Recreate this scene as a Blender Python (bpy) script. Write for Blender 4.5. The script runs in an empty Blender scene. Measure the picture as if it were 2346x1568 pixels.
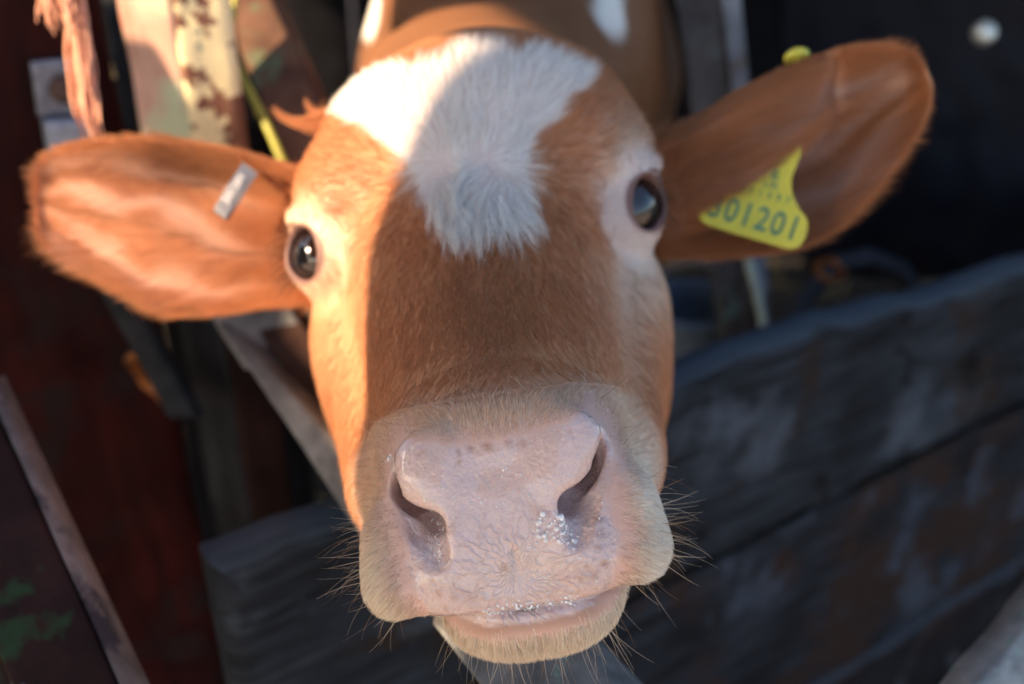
import bpy, math, random, os
import numpy as np
from mathutils import Vector, Matrix
from mathutils.kdtree import KDTree

R = math.radians
HAIR = float(os.environ.get('HAIR', '1'))
rng = np.random.default_rng(7)
random.seed(7)
scene = bpy.context.scene
COL = scene.collection

# ------------------------------------------------------------------ camera
PITCH = 30.0
CAM_Z = 1.05
FPX = 2400.0            # focal length in pixels of a 2346-wide picture
cam_d = bpy.data.cameras.new('camera')
cam_d.sensor_width = 36.0
cam_d.lens = FPX / 2346.0 * 36.0
cam_d.clip_start = 0.01
cam_d.clip_end = 500
cam_d.dof.use_dof = True
cam_d.dof.focus_distance = 0.352
cam_d.dof.aperture_fstop = 5.4
cam_d.dof.aperture_blades = 0
cam = bpy.data.objects.new('camera', cam_d)
COL.objects.link(cam)
cam.location = (0, 0, CAM_Z)
cam.rotation_euler = (R(90 - PITCH), 0, 0)
scene.camera = cam
_c, _s = math.cos(R(PITCH)), math.sin(R(PITCH))
# camera frame (x right, y up, c away from the lens) -> world
M3 = np.array([[1, 0, 0], [0, _s, _c], [0, _c, -_s]], float)   # rows: world x, y, z


def W(p):
    p = np.asarray(p, float)
    return p @ M3.T + np.array([0, 0, CAM_Z])


def Wd(v):
    return np.asarray(v, float) @ M3.T


def P(u, v, d):
    return np.array([(u - 1173) / FPX * d, (784 - v) / FPX * d, d])


def PW(u, v, d):
    return W(P(u, v, d))


def unc(w):
    return (np.asarray(w, float) - np.array([0, 0, CAM_Z])) @ M3


# ------------------------------------------------------------------ world and sun
SUN_C = np.array([-0.73, 0.22, -0.62]); SUN_C /= np.linalg.norm(SUN_C)   # towards the sun, camera frame
SUN_W = Wd(SUN_C)
sun_el = math.asin(SUN_W[2])
world = bpy.data.worlds.new('World')
scene.world = world
world.use_nodes = True
wn = world.node_tree
for n in list(wn.nodes):
    wn.nodes.remove(n)
sky = wn.nodes.new('ShaderNodeTexSky')
sky.sky_type = 'NISHITA'
sky.sun_disc = False
sky.sun_elevation = sun_el
sky.sun_rotation = math.atan2(SUN_W[0], SUN_W[1])
sky.air_density = 1.0
sky.dust_density = 2.0
sky.ozone_density = 1.0
bg = wn.nodes.new('ShaderNodeBackground')
bg.inputs['Strength'].default_value = 0.15
wo = wn.nodes.new('ShaderNodeOutputWorld')
wn.links.new(sky.outputs[0], bg.inputs[0])
wn.links.new(bg.outputs[0], wo.inputs[0])
sd = bpy.data.lights.new('sun', 'SUN')
sd.energy = 5.0
sd.angle = R(0.5)
sd.color = (1.0, 0.71, 0.45)
sun = bpy.data.objects.new('sun', sd)
COL.objects.link(sun)
sun.rotation_euler = Vector(SUN_W).to_track_quat('Z', 'Y').to_euler()
sun.location = (-3, -2, 4)
scene.view_settings.view_transform = 'Standard'
scene.view_settings.look = 'None'
scene.view_settings.exposure = 1.42
scene.view_settings.gamma = 1.0
scene.view_settings.use_curve_mapping = False
scene.render.engine = 'CYCLES'
scene.cycles.use_denoising = True
try:
    scene.cycles.denoiser = 'OPENIMAGEDENOISE'
except Exception:
    pass
scene.cycles.max_bounces = 8
scene.cycles.transparent_max_bounces = 8
scene.cycles_curves.shape = 'RIBBONS' if hasattr(scene, 'cycles_curves') else 'RIBBONS'


# ------------------------------------------------------------------ numpy noise
def _hash(ix, iy, iz, seed):
    h = (ix.astype(np.int64) * 374761393 + iy.astype(np.int64) * 668265263 + iz.astype(np.int64) * 2147483647 + seed * 974634777)
    h = (h ^ (h >> 13)) * 1274126177
    h = (h ^ (h >> 16)) & 0xffffff
    return h / float(0xffffff)


def noise3(p, scale, seed=0):
    q = np.asarray(p) * scale
    i = np.floor(q).astype(np.int64)
    f = q - i
    f = f * f * (3 - 2 * f)
    r = 0
    for dx in (0, 1):
        for dy in (0, 1):
            for dz in (0, 1):
                w = (f[:, 0] if dx else 1 - f[:, 0]) * (f[:, 1] if dy else 1 - f[:, 1]) * (f[:, 2] if dz else 1 - f[:, 2])
                r = r + w * _hash(i[:, 0] + dx, i[:, 1] + dy, i[:, 2] + dz, seed)
    return r * 2 - 1


def fbm(p, scale, seed=0, oct=3):
    r, a = 0, 1.0
    for k in range(oct):
        r = r + a * noise3(p, scale * 2 ** k, seed + k)
        a *= .5
    return r


def sstep(e0, e1, x):
    t = np.clip((x - e0) / (e1 - e0), 0, 1)
    return t * t * (3 - 2 * t)


# ------------------------------------------------------------------ materials
def mat_new(name):
    m = bpy.data.materials.new(name)
    m.use_nodes = True
    nt = m.node_tree
    b = nt.nodes['Principled BSDF']
    return m, nt, b


def N(nt, t, **kw):
    n = nt.nodes.new(t)
    for k, v in kw.items():
        setattr(n, k, v)
    return n


def rgb(c):
    return (c[0], c[1], c[2], 1.0)


def ramp(nt, src, stops):
    r = N(nt, 'ShaderNodeValToRGB')
    nt.links.new(src, r.inputs[0])
    e = r.color_ramp.elements
    while len(e) < len(stops):
        e.new(0.5)
    for k, (p, c) in enumerate(stops):
        e[k].position = p
        e[k].color = rgb(c) if hasattr(c, '__len__') else (c, c, c, 1)
    return r.outputs[0]


def mixc(nt, fac, a, b):
    m = N(nt, 'ShaderNodeMix', data_type='RGBA')
    if hasattr(fac, 'default_value') or hasattr(fac, 'links'):
        nt.links.new(fac, m.inputs[0])
    else:
        m.inputs[0].default_value = fac
    for s, k in ((a, 6), (b, 7)):
        if hasattr(s, 'links'):
            nt.links.new(s, m.inputs[k])
        else:
            m.inputs[k].default_value = rgb(s)
    return m.outputs[2]


def wood_mat(name, dark, light, patches=(), rough=.75, gscale=(40, 40, 4), rot=(0, 0, 0), bump=.5, seed=0.0):
    """weathered timber: stretched grain, large stains, optional remains of paint"""
    m, nt, b = mat_new(name)
    tc = N(nt, 'ShaderNodeTexCoord')
    mp = N(nt, 'ShaderNodeMapping')
    mp.inputs['Scale'].default_value = gscale
    mp.inputs['Rotation'].default_value = rot
    mp.inputs['Location'].default_value = (seed, seed * .7, seed * .3)
    nt.links.new(tc.outputs['Object'], mp.inputs[0])
    g = N(nt, 'ShaderNodeTexNoise'); g.inputs['Scale'].default_value = 3.0; g.inputs['Detail'].default_value = 6
    g.inputs['Roughness'].default_value = .65
    nt.links.new(mp.outputs[0], g.inputs['Vector'])
    big = N(nt, 'ShaderNodeTexNoise'); big.inputs['Scale'].default_value = 13; big.inputs['Detail'].default_value = 4
    nt.links.new(tc.outputs['Object'], big.inputs['Vector'])
    c = ramp(nt, g.outputs[0], [(.3, dark), (.7, light)])
    st = ramp(nt, big.outputs[0], [(.35, .25), (.65, 1.0)])
    mul = N(nt, 'ShaderNodeMix', data_type='RGBA', blend_type='MULTIPLY')
    mul.inputs[0].default_value = .75
    nt.links.new(c, mul.inputs[6]); nt.links.new(st, mul.inputs[7])
    c = mul.outputs[2]
    for k, (col, sc, th, sharp) in enumerate(patches):
        pn = N(nt, 'ShaderNodeTexNoise', noise_dimensions='4D')
        pn.inputs['W'].default_value = 3.1 * k + seed
        pn.inputs['Scale'].default_value = sc; pn.inputs['Detail'].default_value = 5
        pn.inputs['Roughness'].default_value = .6
        nt.links.new(tc.outputs['Object'], pn.inputs['Vector'])
        f = ramp(nt, pn.outputs[0], [(th, 0.0), (th + sharp, 1.0)])
        c = mixc(nt, f, c, col)
    nt.links.new(c, b.inputs['Base Color'])
    b.inputs['Roughness'].default_value = rough
    b.inputs['Specular IOR Level'].default_value = .12
    bp = N(nt, 'ShaderNodeBump'); bp.inputs['Strength'].default_value = bump; bp.inputs['Distance'].default_value = .002
    nt.links.new(g.outputs[0], bp.inputs['Height'])
    nt.links.new(bp.outputs[0], b.inputs['Normal'])
    return m


def plain_mat(name, col, rough=.6, metal=0.0, var=.3, sc=60, spec=.5):
    m, nt, b = mat_new(name)
    tc = N(nt, 'ShaderNodeTexCoord')
    g = N(nt, 'ShaderNodeTexNoise'); g.inputs['Scale'].default_value = sc; g.inputs['Detail'].default_value = 5
    nt.links.new(tc.outputs['Object'], g.inputs['Vector'])
    c = ramp(nt, g.outputs[0], [(.3, [x * (1 - var) for x in col]), (.7, [min(1, x * (1 + var * .6)) for x in col])])
    nt.links.new(c, b.inputs['Base Color'])
    b.inputs['Roughness'].default_value = rough
    b.inputs['Metallic'].default_value = metal
    b.inputs['Specular IOR Level'].default_value = spec
    return m


# ------------------------------------------------------------------ object helpers
def mesh_obj(name, verts, faces, mat=None, parent=None, smooth=True):
    me = bpy.data.meshes.new(name)
    verts = np.asarray(verts, np.float32)
    if isinstance(faces, np.ndarray):
        nf, k = faces.shape
        me.vertices.add(len(verts)); me.vertices.foreach_set('co', verts.ravel())
        me.loops.add(nf * k); me.loops.foreach_set('vertex_index', faces.ravel().astype(np.int32))
        me.polygons.add(nf); me.polygons.foreach_set('loop_start', np.arange(0, nf * k, k, dtype=np.int32))
        me.update(calc_edges=True)
    else:
        me.from_pydata([tuple(v) for v in verts], [], [list(f) for f in faces])
        me.update()
    if smooth:
        me.polygons.foreach_set('use_smooth', np.ones(len(me.polygons), bool))
    if mat:
        me.materials.append(mat)
    o = bpy.data.objects.new(name, me)
    COL.objects.link(o)
    if parent:
        o.parent = parent
    return o


def tag(o, label=None, cat=None, group=None, kind=None):
    if label: o['label'] = label
    if cat: o['category'] = cat
    if group: o['group'] = group
    if kind: o['kind'] = kind
    return o


def empty(name, loc, label, cat, group=None):
    o = bpy.data.objects.new(name, None)
    o.empty_display_size = .05
    COL.objects.link(o)
    o.location = tuple(loc)
    tag(o, label, cat, group)
    return o


def set_parent(o, par):
    """geometry is already in world space: keep it there"""
    o.parent = par
    o.matrix_parent_inverse = Matrix.Translation(-Vector(par.location))


def slab(name, quad, back, mat, parent=None, nu=24, nv=6, rough=.0012, seed=1, edge=.002, notch=0.0):
    """board whose front face is the world-space quad (TL,TR,BR,BL), with real depth 'back' (vector), rounded
    arrises, slightly wavy faces and worn edges"""
    q = [np.asarray(x, float) for x in quad]
    back = np.asarray(back, float)
    us = np.concatenate([[0, .5 * edge_fr(q, edge, 0)], np.linspace(edge_fr(q, edge, 0), 1 - edge_fr(q, edge, 0), nu), [1 - .5 * edge_fr(q, edge, 0), 1]])
    vs = np.concatenate([[0, .5 * edge_fr(q, edge, 1)], np.linspace(edge_fr(q, edge, 1), 1 - edge_fr(q, edge, 1), nv), [1 - .5 * edge_fr(q, edge, 1), 1]])
    U, V = np.meshgrid(us, vs)
    f = ((1 - U)[..., None] * (1 - V)[..., None] * q[0] + U[..., None] * (1 - V)[..., None] * q[1]
         + U[..., None] * V[..., None] * q[2] + (1 - U)[..., None] * V[..., None] * q[3])
    bn = back / np.linalg.norm(back)
    H, Wd_ = U.shape
    drop = np.zeros_like(U)
    ring = np.minimum(np.minimum(np.arange(Wd_)[None, :], Wd_ - 1 - np.arange(Wd_)[None, :]), np.minimum(np.arange(H)[:, None], H - 1 - np.arange(H)[:, None]))
    drop[ring == 0] = 1.0
    drop[ring == 1] = .3
    f = f + drop[..., None] * bn * edge
    pts = f.reshape(-1, 3)
    cen = pts.mean(0)
    n1 = fbm(pts, 30, seed)
    pts = pts + bn * (n1 * rough)[:, None]
    # wavy outline
    off = (q[3] - q[0]); off /= np.linalg.norm(off)
    pts = pts + off * (fbm(pts * 1.0, 22, seed + 9) * rough * 1.3)[:, None]
    if notch:
        endm = (ring.reshape(-1) <= 2)
        pts[endm] += off * (noise3(pts[endm], 60, seed + 5) * notch)[:, None]
    bpts = f.reshape(-1, 3) - (drop[..., None] * bn * edge).reshape(-1, 3) * 2 + back
    bpts = bpts + off * (fbm(f.reshape(-1, 3), 22, seed + 9) * rough * 1.3)[:, None]
    n = H * Wd_
    idx = np.arange(n).reshape(H, Wd_)
    faces = []
    a = np.stack([idx[:-1, :-1], idx[1:, :-1], idx[1:, 1:], idx[:-1, 1:]], -1).reshape(-1, 4)
    faces.append(a)
    faces.append(a[:, ::-1] + n)
    loop = list(idx[0, :]) + list(idx[1:, -1]) + list(idx[-1, ::-1][1:]) + list(idx[::-1, 0][1:-1])
    loop = np.array(loop)
    l2 = np.roll(loop, -1)
    faces.append(np.stack([loop, l2, l2 + n, loop + n], -1))
    o = mesh_obj(name, np.concatenate([pts, bpts]), np.concatenate(faces), mat)
    try:
        o.data.set_sharp_from_angle(angle=R(50))
    except Exception:
        pass
    if parent:
        set_parent(o, parent)
    return o


def edge_fr(q, e, ax):
    L = np.linalg.norm(q[1] - q[0]) if ax == 0 else np.linalg.norm(q[3] - q[0])
    return min(.2, e / max(L, 1e-4))


def tube(name, pts, rad, mat, parent=None, sides=8, closed_ends=True):
    pts = [np.asarray(p, float) for p in pts]
    n = len(pts)
    if not hasattr(rad, '__len__'):
        rad = [rad] * n
    V, F = [], []
    up = np.array([0.13, .31, .94])
    for i, p in enumerate(pts):
        t = pts[min(i + 1, n - 1)] - pts[max(i - 1, 0)]
        t /= np.linalg.norm(t) + 1e-9
        a = np.cross(t, up); a /= np.linalg.norm(a) + 1e-9
        b = np.cross(t, a)
        for k in range(sides):
            th = 2 * math.pi * k / sides
            V.append(p + rad[i] * (math.cos(th) * a + math.sin(th) * b))
    for i in range(n - 1):
        for k in range(sides):
            k2 = (k + 1) % sides
            F.append([i * sides + k, i * sides + k2, (i + 1) * sides + k2, (i + 1) * sides + k])
    F.append(list(range(sides)))
    F.append([(n - 1) * sides + k for k in range(sides)][::-1])
    o = mesh_obj(name, V, F, mat)
    if parent:
        set_parent(o, parent)
    return o


# ================================================================== THE CALF
# signed distance field in head space: a' across (mirror symmetric), b up along the face, c away from the lens
TH = R(8.5)
CT, ST = math.cos(TH), math.sin(TH)


def a_shift(b):
    return -.0095 + np.maximum(0, b - .05) * .09 + .0032 * sstep(-.083, -.091, b) 


def head2cam(h):
    a = h[:, 0] + a_shift(h[:, 1])
    return np.stack([CT * a - ST * h[:, 1], ST * a + CT * h[:, 1], h[:, 2]], 1)


def cam2head(p):
    a = CT * p[:, 0] + ST * p[:, 1]
    b = -ST * p[:, 0] + CT * p[:, 1]
    return np.stack([a - a_shift(b), b, p[:, 2]], 1)


def smin(a, b, k):
    h = np.maximum(k - np.abs(a - b), 0) / k
    return np.minimum(a, b) - h * h * k * .25


def smax(a, b, k):
    return -smin(-a, -b, k)


def ell(p, c, r, rot=None):
    q = p - np.asarray(c, p.dtype)
    if rot is not None:
        q = q @ np.asarray(rot, p.dtype).T     # rows = local axes
    q1 = q / np.asarray(r, p.dtype)
    k0 = np.sqrt((q1 * q1).sum(-1)) + 1e-9
    q2 = q1 / np.asarray(r, p.dtype)
    k1 = np.sqrt((q2 * q2).sum(-1)) + 1e-9
    return k0 * (k0 - 1) / k1


def cone(p, a, b, ra, rb):
    a = np.asarray(a, p.dtype); b = np.asarray(b, p.dtype)
    ab = b - a
    t = np.clip(((p - a) @ ab) / (ab @ ab), 0, 1)
    q = p - a - t[:, None] * ab
    return np.sqrt((q * q).sum(-1)) - (ra + (rb - ra) * t)


def rbox(p, c, h, r):
    q = np.abs(p - np.asarray(c, p.dtype)) - (np.asarray(h, p.dtype) - r)
    o = np.maximum(q, 0)
    return np.sqrt((o * o).sum(-1)) + np.minimum(q.max(-1), 0) - r


EYE_C = np.array([.0705, .054, .498])
EYE_R = .0172
EYE_AX = np.array([.61, .03, -.79]); EYE_AX /= np.linalg.norm(EYE_AX)
_t1 = np.array([.10, -.80, -.30]); _t1 -= _t1 @ EYE_AX * EYE_AX; _t1 /= np.linalg.norm(_t1)
_t2 = np.cross(EYE_AX, _t1)
EYE_ROT = np.stack([EYE_AX, _t1, _t2])


def sdf_head(P_):
    p = P_.copy()
    side = np.sign(p[:, 0])
    p[:, 0] = np.abs(p[:, 0])
    # cranium and forehead
    d = ell(p, (0, .084, .552), (.079, .077, .088))
    d = smin(d, ell(p, (.040, .092, .548), (.042, .050, .064)), .02)
    d = smin(d, ell(p, (0, .121, .568), (.050, .031, .048)), .025)
    # brow ridges
    d = smin(d, ell(p, (.060, .078, .508), (.026, .026, .034)), .022)
    # cheeks and jaw
    d = smin(d, ell(p, (.039, -.004, .535), (.0500, .084, .062)), .025)
    d = smin(d, cone(p, (.044, .012, .515), (.032, -.050, .425), .037, .032), .02)
    d = smin(d, cone(p, (.022, -.04, .52), (.018, -.075, .40), .032, .024), .02)
    # bridge of the nose
    d = smin(d, cone(p, (0, .066, .515), (0, -.030, .392), .056, .034), .02)
    d = smin(d, cone(p, (.020, .050, .500), (.018, -.030, .392), .036, .024), .015)
    # muzzle block: flat moist pad in front, furry rim round it, square lower corners
    pm = p.copy(); pm[:, 0] += (.0074 * sstep(-.078, -.020, p[:, 1]) * sstep(.004, .028, p[:, 0])).astype(p.dtype)
    m = rbox(pm, (0, -.049, .382), (.0395, .033, .0445), .020)
    m = smin(m, rbox(pm, (.0290, -.0655, .3715), (.0225, .0212, .0335), .0145), .008)
    m = smin(m, rbox(pm, (0, -.064, .3727), (.031, .0250, .0352), .009), .006)
    m = smin(m, ell(pm, (0, -.0315, .373), (.0355, .0190, .0340)), .008)
    m = smin(m, ell(pm, (.0340, -.0440, .370), (.0135, .0250, .0280)), .008)
    d = smin(d, m, .014)
    # chin / lower lip
    ch = ell(p, (0, -.0885, .3775), (.0305, .0210, .0382))
    ch = smin(ch, ell(p, (.011, -.086, .374), (.020, .019, .033)), .008)
    # mouth line
    lipb = -.0860 - .0012 * np.cos(p[:, 0] * 60)
    cut = np.maximum(np.abs(p[:, 1] - lipb) - .0011, p[:, 2] - .395)
    # keep the upper part above the mouth, the chin below it
    up = smax(d, (lipb + .0003) - p[:, 1] - np.maximum(0, (p[:, 2] - .39)) * 4, .003)
    lo = smax(ch, p[:, 1] - (lipb + .0003) - np.maximum(0, (p[:, 2] - .39)) * 4, .0025)
    d = smin(up, lo, .0008)
    d = smin(d, cone(p, (.012, -.078, .405), (.020, -.05, .50), .024, .036), .012)
    # philtrum
    d = smax(d, -cone(p, (0, -.066, .3368), (0, -.086, .3366), .0005, .0008), .0012)
    # lip wrinkle pull at pad centre
    # nostrils: the corner of the pad is a flap that hangs over a comma-shaped slit; outside it a shallow pink groove
    pn = p.copy(); pn[:, 0] += (.0042 * (side > 0) * sstep(-.030, -.046, p[:, 1])).astype(p.dtype)
    fr = .3375
    d = smax(d, -ell(pn, (.0395, -.046, fr - .0075), (.0105, .023, .0125)), .008)
    sc = smin(cone(pn, (.0375, -.0330, fr - .001), (.0375, -.0440, fr + .001), .0028, .0054),
              smin(cone(pn, (.0375, -.0440, fr + .001), (.0275, -.0545, fr + .001), .0054, .0066),
                   cone(pn, (.0275, -.0545, fr + .000), (.0255, -.0640, fr - .003), .0066, .0048), .003), .003)
    d = smax(d, -sc, .0022)
    vo = smin(cone(pn, (.0345, -.0310, fr + .006), (.0320, -.0420, fr + .008), .0025, .0052),
              smin(cone(pn, (.0320, -.0420, fr + .008), (.0235, -.0510, fr + .0085), .0052, .0062),
                   cone(pn, (.0235, -.0500, fr + .0085), (.0240, -.0550, fr + .0060), .0060, .0040), .003), .003)
    d = smax(d, -vo, .0018)
    d = smin(d, ell(pn, (.0235, -.0365, fr + .0030), (.0112, .0120, .0050)), .007)
    d = smax(d, -cone(pn, (.0372, -.0285, fr + .0035), (.0362, -.0420, fr + .003), .0016, .0032), .0016)
    tun = smin(cone(pn, (.0285, -.0450, fr + .010), (.0240, -.034, fr + .050), .0072, .0080), cone(pn, (.0335, -.038, fr + .008), (.0285, -.0450, fr + .012), .0035, .0066), .002)
    d = smax(d, -tun, .002)
    # eyes: lids over the eyeball, almond opening
    lid = ell(p, EYE_C, (EYE_R + .0040,) * 3)
    d = smin(d, lid, .010)
    ap = ell(p, EYE_C + EYE_AX * .0185, (.0130, .0124, .0100), EYE_ROT)
    d = smax(d, -ap, .0025)
    d = smax(d, -ell(p, EYE_C, (EYE_R + .0004,) * 3), .0008)
    d = smin(d, cone(p, (.0640, .0740, .4770), (.0860, .0735, .4960), .0030, .0035), .006)
    # neck stub
    nk = cone(p, (0, .085, .585), (0, .15, .72), .074, .090)
    d = smin(d, nk, .03)
    nk2 = cone(p, (0, .03, .56), (0, .07, .72), .055, .080)
    d = smin(d, nk2, .03)
    return d


def eval_chunks(f, pts, n=400000):
    out = np.empty(len(pts), np.float32)
    for i in range(0, len(pts), n):
        out[i:i + n] = f(pts[i:i + n])
    return out


def surface_nets(f, lo, hi, h, ratio=5):
    """polygonise a distance field: coarse pass, then only the narrow band is evaluated on the fine grid"""
    lo = np.asarray(lo, np.float32); hi = np.asarray(hi, np.float32)
    nc = np.ceil((hi - lo) / (h * ratio)).astype(int) + 1
    gc = np.stack(np.meshgrid(*[np.arange(k) for k in nc], indexing='ij'), -1).reshape(-1, 3)
    vc = eval_chunks(f, (lo + gc * h * ratio).astype(np.float32)).reshape(nc)
    band = np.abs(vc) < h * ratio * 2.0
    n = (nc - 1) * ratio + 1
    near = np.repeat(np.repeat(np.repeat(band, ratio, 0), ratio, 1), ratio, 2)
    shp = near.shape
    half = ratio // 2
    near = near[half:half + n[0], half:half + n[1], half:half + n[2]]
    vfill = np.repeat(np.repeat(np.repeat(vc, ratio, 0), ratio, 1), ratio, 2)[half:half + n[0], half:half + n[1], half:half + n[2]].astype(np.float32)
    ix = np.argwhere(near)
    v = vfill
    v[near] = eval_chunks(f, (lo + ix * h).astype(np.float32))
    s = v < 0
    nx, ny, nz = n
    act = np.zeros((nx - 1, ny - 1, nz - 1), np.int8)
    for i in (0, 1):
        for j in (0, 1):
            for k in (0, 1):
                act += s[i:nx - 1 + i, j:ny - 1 + j, k:nz - 1 + k]
    cells = np.argwhere((act > 0) & (act < 8))
    cid = -np.ones(act.shape, np.int32)
    cid[cells[:, 0], cells[:, 1], cells[:, 2]] = np.arange(len(cells))
    acc = np.zeros((len(cells), 3)); cnt = np.zeros(len(cells))
    corners = [(i, j, k) for i in (0, 1) for j in (0, 1) for k in (0, 1)]
    for a in corners:
        for ax in range(3):
            if a[ax] == 1:
                continue
            b = list(a); b[ax] = 1
            va = v[cells[:, 0] + a[0], cells[:, 1] + a[1], cells[:, 2] + a[2]]
            vb = v[cells[:, 0] + b[0], cells[:, 1] + b[1], cells[:, 2] + b[2]]
            m = (va < 0) != (vb < 0)
            t = np.where(m, va / np.where(m, va - vb, 1), 0)
            pt = np.array(a, float) + np.zeros((len(cells), 3))
            pt[:, ax] += t
            acc[m] += pt[m]; cnt[m] += 1
    V = lo + (cells + acc / np.maximum(cnt, 1)[:, None]) * h
    F = []
    for ax in range(3):
        o1, o2 = [(1, 2), (2, 0), (0, 1)][ax]
        sl0 = [slice(None)] * 3; sl1 = [slice(None)] * 3
        sl0[ax] = slice(0, n[ax] - 1); sl1[ax] = slice(1, n[ax])
        A, B = s[tuple(sl0)], s[tuple(sl1)]
        e = np.argwhere(A != B)
        e = e[(e[:, o1] > 0) & (e[:, o2] > 0) & (e[:, o1] < n[o1] - 1) & (e[:, o2] < n[o2] - 1)]
        def g(d1, d2):
            q = e.copy(); q[:, o1] -= d1; q[:, o2] -= d2
            return cid[q[:, 0], q[:, 1], q[:, 2]]
        q = np.stack([g(1, 1), g(0, 1), g(0, 0), g(1, 0)], 1)
        inside = A[e[:, 0], e[:, 1], e[:, 2]]
        q[~inside] = q[~inside][:, ::-1]
        F.append(q)
    F = np.concatenate(F)
    F = F[(F >= 0).all(1)]
    return V, F


def grad(f, p, e=.0004):
    g = np.empty((len(p), 3))
    for k in range(3):
        q = p.astype(np.float64).copy(); q[:, k] += e
        r = p.astype(np.float64).copy(); r[:, k] -= e
        g[:, k] = (f(q) - f(r)) / (2 * e)
    return g


def vnormals(V, F):
    n = np.zeros_like(V)
    a = np.cross(V[F[:, 2]] - V[F[:, 0]], V[F[:, 3]] - V[F[:, 1]])
    for k in range(4):
        np.add.at(n, F[:, k], a)
    return n / (np.linalg.norm(n, axis=1)[:, None] + 1e-12)


hV, hF = surface_nets(sdf_head, (-.125, -.135, .315), (.125, .205, .70), .0013 if HAIR >= 1 else .002)
g = grad(sdf_head, hV)
gl = (g * g).sum(1)
hV = hV - (sdf_head(hV.copy()) / np.maximum(gl, .3))[:, None] * g * .9
hC = head2cam(hV)                       # camera frame


# ---- ears: cupped leaves, given by their two rims (image station, depth) and a hollow between them
def ear_mesh(top, bot, dtop, dbot, hollow, ns=56, nt=34, th=.0045):
    def curve(st, dd):
        st = np.array(st, float)
        s = np.linspace(0, 1, len(st))
        S = np.linspace(0, 1, ns)
        # catmull style smoothing through dense interpolation
        u = np.interp(S, s, st[:, 0]); v = np.interp(S, s, st[:, 1])
        k = np.array([1, 2, 3, 2, 1]) / 9.
        def smth(a):
            b = np.concatenate([[2 * a[0] - a[2], 2 * a[0] - a[1]], a, [2 * a[-1] - a[-2], 2 * a[-1] - a[-3]]])
            return np.convolve(b, k, 'valid')
        u, v = smth(u), smth(v)
        d = np.interp(S, np.linspace(0, 1, len(dd)), dd)
        return np.stack([(u - 1173) / FPX * d, (784 - v) / FPX * d, d], 1)
    A, B = curve(top, dtop), curve(bot, dbot)
    S, T = np.meshgrid(np.linspace(0, 1, ns), np.linspace(0, 1, nt), indexing='ij')
    G = A[:, None] * (1 - T)[..., None] + B[:, None] * T[..., None]
    G[..., 2] += hollow(S, T)
    # arch of the rims in depth so that the shell is round in section
    inner = G
    # normals by finite differences
    du = np.gradient(inner, axis=0); dv = np.gradient(inner, axis=1)
    nn = np.cross(du, dv)
    nn /= np.linalg.norm(nn, axis=2)[..., None] + 1e-12
    if nn[..., 2].mean() > 0:
        nn = -nn
    prof = np.sin(np.pi * np.clip(T, .0, 1)) ** .4 * np.clip((1 - S) * 6, 0, 1) ** .5
    outer = inner - nn * (th * (.25 + .75 * prof) * (1.2 + 2.0 * (1 - S) ** 2))[..., None]
    n = ns * nt
    idx = np.arange(n).reshape(ns, nt)
    a = np.stack([idx[:-1, :-1], idx[1:, :-1], idx[1:, 1:], idx[:-1, 1:]], -1).reshape(-1, 4)
    loop = np.array(list(idx[:, 0]) + list(idx[-1, 1:]) + list(idx[::-1, -1][1:]) + list(idx[0, ::-1][1:-1]))
    l2 = np.roll(loop, -1)
    # orientation: inner faces the camera (-c)
    fn = np.cross(inner.reshape(-1, 3)[a[:, 2]] - inner.reshape(-1, 3)[a[:, 0]], inner.reshape(-1, 3)[a[:, 3]] - inner.reshape(-1, 3)[a[:, 1]])
    if fn[:, 2].mean() > 0:
        F = [a[:, ::-1], a + n, np.stack([loop, l2, l2 + n, loop + n], -1)]
    else:
        F = [a, a[:, ::-1] + n, np.stack([loop + n, l2 + n, l2, loop], -1)]
    V = np.concatenate([inner.reshape(-1, 3), outer.reshape(-1, 3)])
    st = np.concatenate([np.stack([S, T], -1).reshape(-1, 2)] * 2)
    io = np.concatenate([np.zeros(n), np.ones(n)])
    return V, np.concatenate(F), st, io


def bump1(x, c, w):
    return np.exp(-((x - c) / w) ** 2)


def hollow_left(S, T):
    h = .013 * np.sin(np.pi * T) ** .8 * (1 - .55 * S) * np.clip((1 - S) * 5, 0, 1)
    h += .014 * bump1(T, .20, .12) * bump1(S, .22, .20)             # the ear canal hollow, upper part
    h -= .010 * bump1(T, .42 + .25 * (1 - S), .10) * bump1(S, .25, .28)     # cartilage fold under it
    h += .0022 * np.sin(T * 22 + S * 5) * np.sin(np.pi * T) * np.clip((.85 - S) * 3, 0, 1) * np.clip(S * 4, 0, 1)
    return h


def hollow_right(S, T):
    h = .024 * np.sin(np.pi * T) ** .8 * (1 - .45 * S) * np.clip((1 - S) * 5, 0, 1) * np.clip(S * 2.4, .15, 1)
    te = .67 - (S - .15) * .93
    h -= .024 * sstep(.07, -.07, T - te) * sstep(.52, .38, S) * sstep(-.05, .15, T)      # front rim rolls towards the viewer near the head
    h += .012 * bump1(T, .62, .20) * bump1(S, .52, .14)
    h += .0016 * np.sin(T * 20 + S * 7) * np.sin(np.pi * T) * np.clip((1 - S) * 3, 0, 1) * np.clip(S * 4, 0, 1)
    return h


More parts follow.
